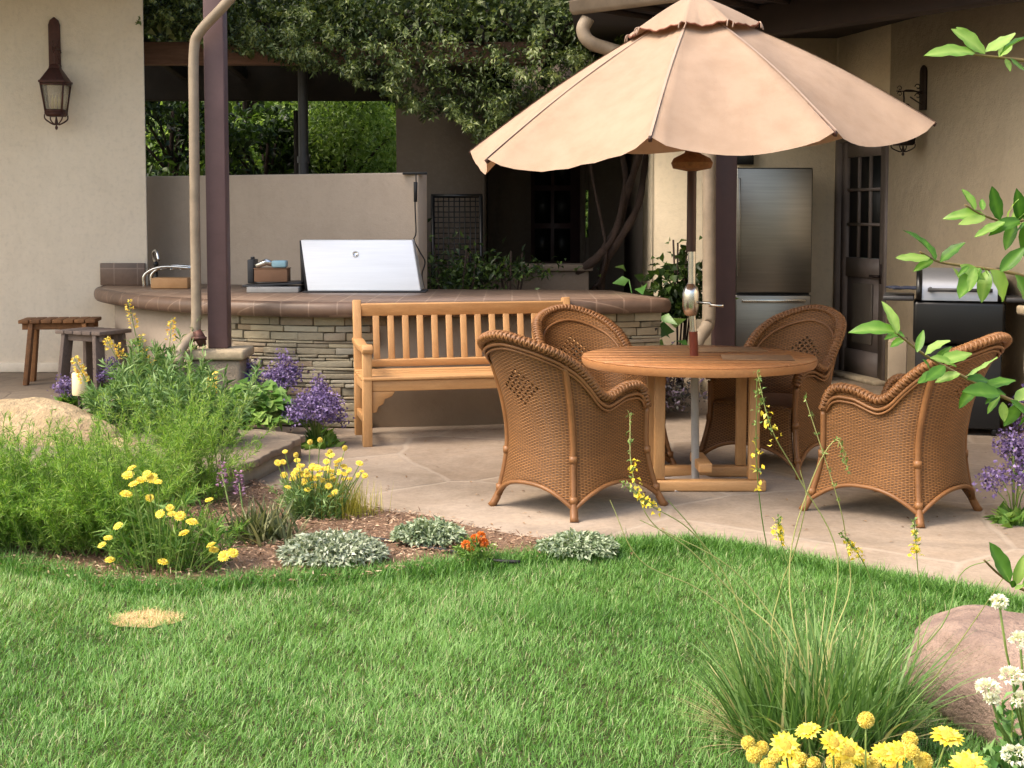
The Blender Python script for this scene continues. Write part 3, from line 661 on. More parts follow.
# cord on the end of the screen wall
t = thing('hanging_cord', 'black cord with inline plug hanging from a bracket over the screen wall', 'cord', (AT(416, 176, 11.4).x, 11.4, 1.84))
q = lambda x, y, Y=11.37: AT(x, y, Y)
mb = MB(); mb.box(q(415, 173.5, 11.42), (.2, .05, .018)); mb.build('bracket', m_black, t, bevel=.003)
mb = MB(); mb.tube(catmull([q(416, 174), q(416, 190), q(415, 205), q(416, 232), q(414, 240), q(420, 252), q(425, 262), q(422, 275), q(424, 288)], 5), .006, 6); mb.build('cable', m_blackp, t, smooth=True)
mb = MB(); mb.tube([q(415.5, 182, 11.35), q(415.5, 202, 11.35)], [.016, .014], 8); mb.build('plug', m_blackp, t, smooth=True)

# ================================================================== REAR: shaded wall, gate, pergola, vine
tb = thing('shaded_house_wall', 'shaded stucco wall of the rear passage under the vines', 'wall', (0, 13.4, 0))
YB = 13.4; X = lambda px, Y=YB: (px - 512) / FPX * Y
mb = MB()
def wseg(x0, x1, z0, z1): mb.box(((x0 + x1) / 2, YB + .12, (z0 + z1) / 2), (x1 - x0, .24, z1 - z0))
wseg(X(397), X(484), 0, 3.4); YB = 15.6; X = lambda px, Y=15.6: (px - 512) / FPX * Y
mb.box((X(484, 13.4) - .12, 14.621, 1.7), (.24, 1.957, 3.38))
wseg(X(484, 13.4), X(531), 0, 3.4); wseg(X(531), X(580), 2.45, 3.4); wseg(X(580), X(585.5), 0, 3.4); wseg(X(585.5), X(589), 0, 1.25); wseg(X(585.5), X(589), 1.78, 3.4); wseg(X(589), 1.9, 0, 3.4)
mb.box((.6, 14.3, 2.56), (1.79, 2.58, .12)); mb.box((1.35, 14.55, 1.7), (.2, 2.08, 3.37))  # low hidden ceiling and alcove side wall, added to keep daylight out
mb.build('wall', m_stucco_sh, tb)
mb = MB(); mb.box(((X(531) + X(580)) / 2, YB + .1, 1.25), (X(580) - X(531), .05, 2.39)); dd = mb.build('door', m_plum_d, tb)
for r_ in range(4):
    for c_ in range(2):
        mb = MB(); mb.box((X(531) + .13 + c_ * .22, YB + .07, .75 + r_ * .42), (.18, .008, .36)); mb.build('pane', m_glass_d, dd)
mb = MB(); mb.box((.35, 14.1, 3.32), (3.1, 2.3, .1)); mb.build('passage_shade_slab', m_soffit, tb)  # unseen slab added behind the vine to darken the passage
X = lambda px, Y=13.4: (px - 512) / FPX * Y
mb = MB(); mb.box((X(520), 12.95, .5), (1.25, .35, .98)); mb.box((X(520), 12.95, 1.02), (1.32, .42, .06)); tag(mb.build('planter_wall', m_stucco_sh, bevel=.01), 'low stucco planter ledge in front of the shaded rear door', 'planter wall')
# grid gate
t = thing('trellis_gate', 'black square-grid metal gate between screen wall and shaded wall', 'gate', (X(457, 12.6), 12.6, 0))
x0, x1, z0, z1 = X(433, 12.6), X(481, 12.6), .05, 1.5 + (215 - 196) / 111.
mb = MB()
for xx in (x0, x1): mb.box((xx, 12.6, (z0 + z1) / 2), (.035, .035, z1 - z0))
for zz in (z0, z1): mb.box(((x0 + x1) / 2, 12.6, zz), (x1 - x0 + .03, .034, .035))
mb.build('frame', m_black, t)
mb = MB()
for k in range(1, 9): mb.box((x0 + (x1 - x0) * k / 9, 12.6, (z0 + z1) / 2), (.010, .010, z1 - z0))
for k in range(1, 34): mb.box(((x0 + x1) / 2, 12.608, z0 + (z1 - z0) * k / 34), (x1 - x0, .010, .010))
mb.build('grid', m_black, t)
# pergola
t = thing('pergola', 'timber pergola carrying the leafy vines over the rear passage', 'pergola', (-1.5, 13.2, 0))
mb = MB(); mb.box((-2.0, 12.75, 2.95), (4.6, .14, .2)); mb.build('front_beam', m_beam, t, bevel=.01)
mb = MB(); mb.box((-2.2, 14.6, 2.95), (4.4, .16, .54)); mb.build('rear_beam', m_beam_d, t, bevel=.01)
for k in range(9):
    mb = MB(); mb.bar((-4.0 + k * .62, 12.4, 3.10), (-4.0 + k * .62, 15.0, 2.92), .07, .12); mb.build('rafter', m_beam_d, t, bevel=.006)
for xx, yy, hh in ((AT(303, 100, 13.0).x, 13.0, 3.0),):
    mb = MB(); mb.tube([(xx, yy, 0), (xx, yy, hh)], .046, 14); mb.tube([(xx, yy, 1.98), (xx, yy, 2.04)], .06, 14); mb.build('post', m_dgrey, t, smooth=True, autos=40)
mb = MB(); mb.box((AT(296, 100, 14.6).x - .0, 14.6, 1.3), (.05, .05, 2.55)); mb.build('post', m_beam_d, t)
# vine mass over the pergola
m_vine = leafM('vine_leaf', [(0, S(36, 48, 26)), (.4, S(64, 80, 42)), (.75, S(98, 114, 62)), (1, S(148, 158, 108))], .3, .4)
def vine_bottom(px):
    return np.interp(px, [140, 190, 225, 262, 300, 340, 380, 400, 430, 450, 475, 500, 540, 600, 640, 700], [26, 36, 44, 58, 72, 80, 92, 106, 116, 124, 142, 124, 104, 84, 60, 40])
n = 60000
px = rng.uniform(135, 700, n); Yv = rng.uniform(12.0, 12.8, n); vb = vine_bottom(px) + 14 * vnoise(px, px * 0, 11, .09) + 8 * vnoise(px, px * 0, 12, .3)
py = vb - np.where(rng.random(n) < .55, rng.exponential(34, n), rng.uniform(0, 190, n)) ; k = py > -60; px, Yv, py = px[k], Yv[k], py[k]; n = len(px)
lump = vnoise(px, py, 13, .11) + .6 * vnoise(px, py, 14, .28)
keep = rng.random(n) < np.clip(.60 + .55 * lump, .08, 1); px, Yv, py, lump = px[keep], Yv[keep], py[keep], lump[keep]; n = len(px)
Yv = Yv - .34 * lump
P = np.stack([(px - 512) / FPX * Yv, Yv, CAMH + (215 - py) / FPX * Yv], 1)
D = rdir(n, -.5); D[:, 1] -= .35
vt = thing('climbing_vine', 'dense dark green climbing vine draped over the pergola beams', 'vine', (-.5, 12.5, 0))
leaves(MB(), P, D, rng.uniform(.03, .068, n), rng.uniform(.013, .026, n), (.42 + .35 * lump + rng.normal(size=n) * .24).clip(0, 1)).build('foliage', m_vine, vt)
# leaf layer on top (closes the canopy so little sky shows)
n = 26000; P = np.stack([rng.uniform(-4.3, 2.0, n), rng.uniform(12.3, 15.2, n), rng.uniform(3.1, 3.7, n)], 1)
leaves(MB(), P, rdir(n), rng.uniform(.06, .11, n), rng.uniform(.04, .07, n)).build('canopy_foliage', m_vine, vt)
mb = MB()
for x0 in (-2.4, -1.6, -.9, -.3, .4):
    mb.tube(catmull([(x0, 12.6, 3.1), (x0 + .2, 12.45, 3.2), (x0 + .5, 12.5, 3.0), (x0 + .8, 12.45, 3.15)], 5), .014, 6)
mb.build('stem', m_bark, vt, smooth=True)
# twisting trunks rising in the shaded corner
t = thing('twisting_vine_trunk', 'twisted bare vine trunks leaning up the shaded corner wall', 'vine trunk', (AT(590, 285, 12.9).x, 12.9, 0))
for pts, r_ in (([(556, 300), (575, 275), (600, 255), (618, 225), (628, 190), (640, 150), (648, 100)], .045), ([(575, 300), (592, 262), (612, 240), (622, 205), (625, 170), (612, 120)], .035), ([(600, 295), (606, 262), (622, 236), (638, 205), (645, 165), (655, 110)], .04), ([(588, 300), (600, 280), (606, 250), (600, 215), (592, 175), (585, 120)], .018)):
    mb = MB(); pp = catmull([AT(x, y, 12.85 + .12 * math.sin(i * 1.7)) for i, (x, y) in enumerate([(pts[0][0] - 4, 380)] + pts)], 6)
    mb.tube(pp, np.linspace(r_, r_ * .7, len(pp)) * (1 + .12 * np.sin(np.arange(len(pp)) * 1.3)), 9); mb.build('stem', m_bark, t, smooth=True)
# trees behind the pergola
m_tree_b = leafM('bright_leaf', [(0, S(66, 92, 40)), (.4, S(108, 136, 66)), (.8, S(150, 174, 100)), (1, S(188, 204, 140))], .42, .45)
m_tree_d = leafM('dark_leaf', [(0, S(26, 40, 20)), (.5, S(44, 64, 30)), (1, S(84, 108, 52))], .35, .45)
def tree(name, label, cat, x, y, h, r, mat, nl, L, zlow=.2, grp='trees behind the pergola'):
    t = thing(name, label, cat, (x, y, 0), 0, grp)
    mb = MB(); pts = catmull([(x, y, -.1), (x + .05, y, h * .3), (x - .05, y + .05, h * .6), (x, y, h * .92)], 5); mb.tube(pts, np.linspace(.07, .02, len(pts)), 8)
    cl = []
    for i in range(26):
        a_ = random.uniform(0, 6.28); zz = random.uniform(zlow, 1) * h; rr_ = r * math.sqrt(random.random()) * (1 - .5 * max(0, zz / h - .5))
        c_ = Vector((x + rr_ * math.cos(a_), y + rr_ * math.sin(a_), zz)); cl.append(c_)
        mb.tube([(x, y, zz * .75), tuple(Vector((x, y, zz * .75)).lerp(c_, .6) + Vector((0, 0, .04))), tuple(c_)], [.022, .014, .006], 5)
    mb.build('trunk', m_bark, t, smooth=True)
    cl = np.array(cl); i = rng.integers(0, len(cl), nl); P = cl[i] + rng.normal(size=(nl, 3)) * r * .2
    leaves(MB(), P, rdir(nl, -.2), rng.uniform(.7, 1.3, nl) * L, rng.uniform(.7, 1.3, nl) * L * .42, (rng.normal(size=nl) * .2 + .5 + (rng.random(len(cl))[i] - .5) * .5).clip(0, 1)).build('crown', mat, t)
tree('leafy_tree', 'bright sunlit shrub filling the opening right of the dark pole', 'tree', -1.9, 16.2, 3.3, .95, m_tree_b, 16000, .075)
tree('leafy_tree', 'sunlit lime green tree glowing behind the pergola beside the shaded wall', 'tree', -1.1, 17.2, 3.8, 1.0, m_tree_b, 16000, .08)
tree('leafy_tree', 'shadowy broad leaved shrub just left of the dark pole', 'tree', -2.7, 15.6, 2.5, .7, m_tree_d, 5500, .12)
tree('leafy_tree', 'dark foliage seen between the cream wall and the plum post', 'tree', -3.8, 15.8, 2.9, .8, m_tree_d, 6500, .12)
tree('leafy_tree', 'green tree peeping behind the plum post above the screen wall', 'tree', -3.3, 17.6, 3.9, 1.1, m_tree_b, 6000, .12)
n = 26000; P = np.stack([rng.uniform(-8, 5, n), rng.uniform(19, 20.5, n), rng.uniform(0, 4.6, n)], 1)
hg = kind(leaves(MB(), P, rdir(n), rng.uniform(.12, .24, n), rng.uniform(.07, .12, n)).build('hedge_foliage', m_tree_b), 'stuff'); hg['label'] = 'far off mass of green foliage closing the view'
mb = MB(); mb.box((-1.5, 20.9, 2.3), (14, .6, 4.7)); tag(mb.build('rear_hedge', M('hedge_core', S(52, 74, 30), S(36, 52, 22), 6, .95, .9, 14, .08)), 'solid dark hedge behind all the greenery', 'hedge')
# ferny plants in the passage
def rosette_plant(name, label, cat, c, n, L, W, mat, up=.6, grp=None, spread=.1, zh=.3):
    t = thing(name, label, cat, (c[0], c[1], 0), 0, grp)
    P = np.array(c) + rng.normal(size=(n, 3)) * np.array([spread, spread, zh * .4]); P[:, 2] = np.abs(P[:, 2] - c[2]) + c[2]
    leaves(MB(), P, rdir(n, up), rng.uniform(.6, 1.2, n) * L, rng.uniform(.7, 1.2, n) * W).build('foliage', mat, t)
    mb = MB()
    for i in range(7): mb.tube([(c[0] + random.uniform(-.03, .03), c[1] + random.uniform(-.03, .03), max(.0, c[2] - .9)), (c[0] + random.uniform(-1, 1) * spread, c[1] + random.uniform(-1, 1) * spread, c[2] + zh * random.uniform(.3, 1.2))], .008, 5)
    mb.build('stem', m_bark, t); return t
c = AT(455, 262, 12.2); rosette_plant('shade_shrub', 'dark fine leaved shrub in front of the grid gate', 'shrub', (c.x, 12.2, .8), 800, .07, .03, m_tree_d, .4, None, .2, .45)
c = AT(506, 270, 12.4); rosette_plant('shade_shrub', 'dark low plant on the ledge of the shaded passage', 'shrub', (c.x, 12.5, .95), 380, .08, .03, m_tree_d, .4, None, .22, .2)

# ================================================================== RIGHT HOUSE
P0 = Vector((2.80, 12.2, 0)); dw = Vector((.241, -.970, 0)).normalized(); nw = Vector((-.970, -.241, 0)).normalized()
hr = thing('porch_house', 'tan stucco house with dark porch roof, gutter and glazed door at right', 'building', (3, 12, 0))
hz = 3.02
def wp(t, off=0.0, z=0.0): p = P0 + dw * t + nw * off; return Vector((p.x, p.y, z))
mb = MB()
mb.prism([(1.246, 12.2), (P0.x, P0.y), (P0.x + .2, P0.y + .25), (1.246, 12.45)], 0, hz)
mb.prism([wp(.0001), wp(.03), wp(.03, -.25), wp(.0001, -.25)], 0, hz)
mb.prism([wp(.93), wp(9), wp(9, -.25), wp(.93, -.25)], 0, hz)
mb.prism([wp(.03), wp(.93), wp(.93, -.25), wp(.03, -.25)], 2.2, hz)
mb.prism([(1.25, 12.452), (1.45, 12.452), (1.45, 13.39), (1.25, 13.39)], 0, hz - .01)
mb.build('wall', m_stucco_r, hr)
# door set in the oblique wall
def wbox(mb, t0, t1, z0, z1, o0, o1): mb.prism([wp(t0, o1), wp(t1, o1), wp(t1, o0), wp(t0, o0)], z0, z1)
m_doorw = M('dark_door_paint', S(116, 104, 97), S(100, 90, 84), 4, .5, .1)
mb = MB(); wbox(mb, .03, .09, .12, 2.2, -.16, .012); wbox(mb, .87, .93, .12, 2.2, -.16, .012); wbox(mb, .0901, .8699, 2.12, 2.2, -.16, .012); df = mb.build('door_frame', m_doorw, hr)
mb = MB()
wbox(mb, .092, .19, .15, 2.118, -0.070, -0.020); wbox(mb, .77, .868, .15, 2.118, -0.070, -0.020)
for z0, z1 in ((.15, .36), (.98, 1.14), (1.99, 2.118)): wbox(mb, .1901, .7699, z0, z1, -0.070, -0.020)
wbox(mb, .1902, .7698, .361, .979, -0.065, -0.040)
for z0 in (1.41, 1.70): wbox(mb, .1903, .7697, z0, z0 + .025, -0.065, -0.022)
for t0 in (.37, .565): wbox(mb, t0, t0 + .022, 1.141, 1.989, -0.064, -0.024)
dr = mb.build('door', m_doorw, hr)
mb = MB(); wbox(mb, .191, .769, 1.142, 1.988, -0.053, -0.048); mb.build('pane', m_glass_d, dr)
mb = MB(); wbox(mb, .31, .65, .42, .93, -0.039, -0.020); mb.build('pet_flap', M('pet_flap_plastic', S(96, 88, 78), S(84, 76, 68), 5, .6, 0), dr, bevel=.01)
mb = MB(); h0 = wp(.82, -.018, 1.0); mb.tube([h0, h0 + nw * .05, h0 + nw * .05 - dw * .11], .011, 8); mb.box(wp(.82, -.016, 1.02), (.03, .03, .16)); mb.build('handle', m_iron, dr)
mb = MB(); wbox(mb, .02, .94, .1205, .16, -.16, .10); mb.build('threshold', m_capstone, hr)
# roof, soffit, gutter
roofp = [(.43, 10.42), (1.25, 9.68), (3.5, 7.6), (5.2, 6.0), (6.5, 12.9), (.60, 12.9)]
mb = MB(); mb.prism(roofp, hz + .001, hz + .06); mb.build('soffit', m_soffit, hr)
mb = MB()
a, b_ = Vector((.50, 10.36, 0)), Vector((5.2, 6.0, 0)); dg = (b_ - a).normalized(); ng = Vector((dg.y, -dg.x, 0)) * -1 if False else Vector((-abs(dg.y), -abs(dg.x), 0))
for k in range(14):
    q_ = a + dg * (k * .30 + .1); mb.bar(q_ - ng * .1 + Vector((0, 0, hz - .02)), q_ - ng * .9 + Vector((0, 0, hz - .02)), .06, .038)
mb.build('rafter_tails', m_soffit, hr)
prof = [(x_ * .9, z_ * .7 + .02) for x_, z_ in [(0, .10), (0, 0), (.02, -.03), (.07, -.035), (.11, 0), (.115, .09), (.125, .10), (.105, .10), (.095, .0), (.06, -.02), (.02, 0)]]
V = []; 
for e_ in (a - dg * .02, b_):
    for u_, z_ in prof: V.append(tuple(e_ + ng * u_ + Vector((0, 0, hz - .06 + z_))))
n_ = len(prof); mb = MB(); mb.raw(V, [np.array([(i, i + 1, n_ + i + 1, n_ + i) for i in range(n_ - 1)]), list(range(n_)), list(range(n_, 2 * n_))[::-1]]); mb.build('gutter', m_spout, hr)
mb = MB()
for k in range(26):
    q_ = a + dg * (k * .19 + .05) + Vector((0, 0, hz + .14)); 
    for j in range(6):
        s0 = q_ - ng * (j * .34 - .06) + Vector((0, 0, j * .13)); s1 = q_ - ng * (j * .34 + .34) + Vector((0, 0, j * .13 + .12)); mb.tube([s0, s1], [.092, .076], 10)
mb.build('roof_tiles', m_tileroof, hr, smooth=True, autos=40)
mb = MB(); pg = [(.5, 10.5), (1.3, 9.78), (5.1, 6.2), (6.4, 12.8), (.6, 12.8)]; mb.prism(pg, hz + .061, hz + .12); mb.build('roof_deck', m_soffit, hr)
# porch beam and post with downspout
pX, pY = AT(724, 250, 10.6).x, 10.6
rp = thing('porch_post', 'dark brown porch post with tan downspout behind the umbrella pole', 'porch post', (pX, pY, .12))
mb = MB(); mb.box((pX, pY, .121 + 1.335), (.16, .16, 2.66)); mb.build('shaft', m_plum_d, rp, bevel=.006)
bmb = MB(); bd = (Vector((3.1, 8.47, 0)) - Vector((pX, pY, 0))).normalized(); bs_ = Vector((pX, pY, 2.902)) - bd * .5; bmb.bar(bs_, bs_ + bd * 6.5, .16, .22); bmb.build('porch_beam', m_soffit, hr, bevel=.01)
mb = MB(); mb.box((pX, pY, .19), (.3, .3, .138)); mb.build('pedestal', m_capstone, rp, bevel=.015)
mb = MB(); pp = catmull([AT(588, 18, 10.3), AT(583, 30, 10.3), AT(590, 42, 10.3), AT(612, 50, 10.35), AT(680, 70, 10.4), AT(703, 90, 10.42), AT(709, 130, 10.42), AT(709, 200, 10.42), AT(709, 310, 10.42), AT(706, 328, 10.38), AT(699, 338, 10.3), AT(694, 352, 10.25)], 6)
mb.tube(pp, .05, 12); mb.build('downspout', m_spout, rp, smooth=True)
mb = MB(); mb.box((AT(745, 159, 12.1).x, 12.15, 1.5 + 57 / 115), (.16, .06, .12)); 
tag(mb.build('vent_grille', m_black, bevel=.004), 'small black wall vent above the refrigerator', 'vent')
# right lantern
q_ = wp(1.457); ang = math.atan2(nw.y, nw.x) + math.pi / 2
lantern('black scrollwork lantern on the shaded tan wall behind the umbrella tip', (q_.x, q_.y, 2.23), ang, m_iron, .72, .70, arm=.24)
# refrigerator
fx0, fx1 = AT(736, 200, 11.5).x, AT(812, 200, 11.5).x; fw = fx1 - fx0; fc = (fx0 + fx1) / 2
t = thing('refrigerator', 'tall stainless steel refrigerator against the porch wall', 'refrigerator', (fc, 11.8, .12))
mb = MB(); mb.box((fc, 11.85, .12 + .885), (fw - .006, .62, 1.76)); mb.build('cabinet', m_dgrey, t, bevel=.008)
mb = MB(); mb.box((fc, 11.50, 1.375), (fw, .055, 1.02)); mb.build('door', m_steel, t, bevel=.01, seg=3)
mb = MB(); mb.box((fc, 11.50, .495), (fw, .055, .70)); fd = mb.build('freezer_drawer', m_steel, t, bevel=.01, seg=3)
mb = MB(); mb.bar((fc - fw * .42, 11.44, .80), (fc + fw * .42, 11.44, .80), .02, .025); mb.build('handle', m_chrome, fd, bevel=.004)
mb = MB(); mb.box((fc - fw * .5 + .02, 11.455, 1.4), (.02, .03, .8)); mb.build('handle', m_steel, t, bevel=.004)
# broad leaved plant by the counter's end
m_broad = leafM('broad_leaf', [(0, S(42, 74, 34)), (.5, S(78, 122, 56)), (1, S(150, 186, 120))], .3, .35)
def lily(c, nb, h, label, name='broadleaf_plant'):
    t = thing(name, label, 'plant', (c[0], c[1], .1)); st = MB(); P = []; D = []
    for i in range(nb):
        a_ = random.uniform(0, 6.28); rr_ = random.uniform(.05, .3); zz = h * random.uniform(.5, 1)
        e_ = (c[0] + rr_ * math.cos(a_), c[1] + rr_ * math.sin(a_) * .7, zz); st.tube(catmull([(c[0], c[1], .0), (c[0] + rr_ * .3 * math.cos(a_), c[1] + rr_ * .3 * math.sin(a_), zz * .6), e_], 4), .005, 5)
        P.append(e_); D.append((math.cos(a_), math.sin(a_) * .8 - .3, -.15))
    leaves(MB(), P, D, rng.uniform(.12, .2, nb), rng.uniform(.08, .13, nb), fold=.12, droop=.25).build('foliage', m_broad, t); st.build('stem', m_broad, t); return t
c = AT(640, 290, 10.9); lily((c.x + .02, 10.75), 16, 1.02, 'glossy broad leaved plant peeking over the counter end')
c = AT(683, 290, 10.9); rosette_plant('climbing_shrub', 'dark round leaved climber beside the porch downspout', 'shrub', (c.x, 11.1, .7), 700, .09, .07, m_tree_d, .0, None, .12, .55)
c = AT(676, 400, 9.6); rosette_plant('shade_shrub', 'dark purplish shrub at the foot of the counter end', 'shrub', (c.x - .05, 10.2, .1), 1100, .05, .02, leafM('purplish', [(0, S(40, 44, 34)), (.6, S(80, 74, 80)), (1, S(120, 104, 130))]), .4, None, .12, .4)
# black cart grill on the porch
gx, gY = AT(954, 320, 9.6).x, 9.6
t = thing('gas_barbecue', 'black cart barbecue with silver lid beside the glazed door', 'barbecue', (gx, gY, 0), R(-16)); t.scale = (.9, .9, .97)
def L_(n_, m_, mt, **k): return m_.build(n_, mt, t, local=True, **k)
mb = MB(); mb.box((.03, 0, .80), (.66, .5, .30)); L_('firebox', mb, m_black, bevel=.03, seg=3)
mb = MB(); mb.box((.03, .02, .35), (.62, .46, .58)); L_('cabinet', mb, m_blackp, bevel=.01)
mb = MB(); 
cx_ = np.linspace(0, math.pi, 15); prof = [(-.25 * math.cos(a_), .955 + .22 * math.sin(a_) ** .8) for a_ in cx_]
for x0, x1, sc_, nm, mt in ((-.24, .30, 1.0, 'lid', m_steel_b),):
    V = [(x_, y_ * sc_, z_) for x_ in (x0, x1) for y_, z_ in prof]; n_ = len(prof); mb.raw(V, [np.array([(i, i + 1, n_ + i + 1, n_ + i) for i in range(n_ - 1)]), list(range(n_))[::-1], list(range(n_, 2 * n_)), [0, n_, 2 * n_ - 1, n_ - 1]])
ld = L_('lid', mb, M('lid_steel', (.36, .37, .4, 1), (.3, .31, .34, 1), 2, .4, .03, metal=.7), smooth=True, autos=40)
for x_ in (-.262, .318):
    mb = MB()
    V = [(x_ + dx, y_ * 1.05, z_ + .004) for dx in (-.02, .02) for y_, z_ in prof]; mb.raw(V, [np.array([(i, i + 1, n_ + i + 1, n_ + i) for i in range(n_ - 1)]), list(range(n_))[::-1], list(range(n_, 2 * n_)), [0, n_, 2 * n_ - 1, n_ - 1]]); mb.build('end_cap', m_black, ld, local=True)
mb = MB(); mb.tube([(-.2, -.29, 1.03), (.26, -.29, 1.03)], .013, 10); mb.bar((-.18, -.29, 1.03), (-.18, -.2, 1.04), .02, .02); mb.bar((.24, -.29, 1.03), (.24, -.2, 1.04), .02, .02); mb.build('handle', m_dgrey, ld, local=True)
mb = MB(); mb.box((-.05, -.19, 1.09), (.10, .02, .03), rot=(R(-40), 0, 0)); mb.build('badge', m_dgrey, ld, local=True)
for s_x in (-1, 1):
    mb = MB(); mb.box((.03 + s_x * .44, 0, .965), (.23, .5, .035)); L_('side_shelf', mb, m_dgrey, bevel=.012)
mb = MB(); mb.box((-.41, 0, .40), (.14, .4, .52)); L_('tank_panel', mb, m_beige, bevel=.008)
mb = MB(); 
for x_ in (-.18, .03, .24): mb.lathe([(.022, 0), (.022, .02), (.016, .035), (.001, .036)], (0, 0, 0), 14, M=Matrix.Translation((x_, -.251, .82)) @ Matrix.Rotation(R(90), 4, 'X'))
for x_ in (-.24, .3):
    for y_ in (-.16, .2):
        mb = MB(); mb.lathe([(.03, -.02), (.045, -.012), (.045, .012), (.03, .02)], (0, 0, 0), 14, M=Matrix.Translation((x_, y_, .046)) @ Matrix.Rotation(R(90), 4, 'Y')); L_('wheel', mb, m_blackp, smooth=True, autos=40)
c = AT(912, 285, 9.6); mb = MB()
gx_, gy_ = np.meshgrid(np.linspace(-.16, .16, 25), np.linspace(-.08, .08, 13)); gz = .012 + .012 * np.abs(vnoise(gx_.ravel(), gy_.ravel(), 21, 30)) - .0
V = np.stack([gx_.ravel() * .9 + c.x, gy_.ravel() * 1.6 + 9.62, gz + .985 + .008], 1); nx, ny = 25, 13
mb.raw(V, np.array([(j * nx + i, j * nx + i + 1, (j + 1) * nx + i + 1, (j + 1) * nx + i) for j in range(ny - 1) for i in range(nx - 1)])); cl = mb.build('folded_cloth', m_bluecloth, smooth=True); tag(cl, 'crumpled dark blue cloth on the front of the barbecue shelf', 'cloth')
so_ = cl.modifiers.new('s', 'SOLIDIFY'); so_.thickness = .012
# small roofed lamp on the pier, stone pier at the right edge
c = AT(1068, 330, 9.0)
t = thing('stone_pier', 'low stacked stone pier at the far right edge', 'pier', (c.x, 9.0, 0))
mb = MB(); z = 0.0
while z < .80:
    h = random.choice([.05, .07, .09]); 
    for side in range(4):
        x_ = -.2
        while x_ < .2:
            e_ = min(.2, x_ + random.uniform(.1, .25)); o_ = .2 + random.uniform(-.008, .012)
            Mx = Matrix.Translation((c.x, 9.0, 0)) @ Matrix.Rotation(side * math.pi / 2, 4, 'Z'); mb.box(((x_ + e_) / 2, -o_ + .06, z + h / 2), (e_ - x_ - .005, .12, h - .005), M=Mx); x_ = e_
    z += h
mb.build('stonework', m_ledge, t, bevel=.008)
mb = MB(); mb.box((c.x, 9.0, z + .035), (.5, .5, .06)); mb.build('cap', m_capstone, t, bevel=.015)
mb = MB(); mb.box((c.x, 9.0, z / 2), (.3, .3, z - .01)); mb.build('core', m_mortar, t)
c = AT(1003, 262, 10.1); t = thing('pagoda_lamp', 'small dark roofed lamp beside the barbecue lid', 'lamp', (c.x, 10.1, 0))
zt = c.z
mb = MB(); mb.lathe([(.10, zt + .06), (.012, zt + .16), (.004, zt + .18)], (c.x, 10.1, 0), 4); mb.build('roof', m_copper, t)
mb = MB(); mb.lathe([(.05, zt - .06), (.05, zt + .059)], (c.x, 10.1, 0), 8); mb.build('glass', m_cream, t)
mb = MB(); mb.lathe([(.07, zt - .09), (.07, zt - .061)], (c.x, 10.1, 0), 8); mb.tube([(c.x, 10.1, 0), (c.x, 10.1, zt - .09)], .016, 8)
for a_ in range(4): mb.bar((c.x + .06 * math.cos(a_ * 1.57), 10.1 + .06 * math.sin(a_ * 1.57), zt - .06), (c.x + .06 * math.cos(a_ * 1.57), 10.1 + .06 * math.sin(a_ * 1.57), zt + .06), .01, .01)
mb.build('frame', m_copper, t)

# ================================================================== STOOLS
def stool(label, c, rz, w_, d_, h_, mat, nsl, along):
    t = thing('slatted_stool', label, 'stool', c, rz, 'wooden stools by the left wall')
    mb = MB()
    for i in range(nsl):
        f = (i + .5) / nsl - .5; ja = random.uniform(-.004, .004)
        mb.box((f * w_, ja, h_ - .014 + random.uniform(-.001, .001)), (w_ / nsl - .008, d_, .028))
    mb.build('top', mat, t, local=True, bevel=.004)
    mb = MB()
    for y_ in (-d_ * .32, d_ * .32): mb.box((0, y_, h_ - .055), (w_ * .92, .03, .05))
    mb.build('rail', mat, t, local=True, bevel=.003)
    for sx in (-1, 1):
        for sy in (-1, 1):
            mb = MB(); a_ = Vector((sx * (w_ * .34), sy * d_ * .32, h_ - .031)); b__ = Vector((sx * (w_ * .42), sy * d_ * .42, 0)); mb.bar(b__, a_, .095, .035, up=(1, 0, 0)); mb.build('leg', mat, t, local=True, bevel=.003)
    return t
c = G(58, 384, .15); stool('brown slatted wooden stool nearest the cream wall', (c.x, c.y + .1, .15), R(8), .60, .34, .52, m_stoolA, 7, 0)
c = G(92, 392, .15); stool('weathered grey slatted stool in front of the brown one', (c.x + .02, c.y, .15), R(-28), .46, .34, .48, m_stoolB, 5, 0)

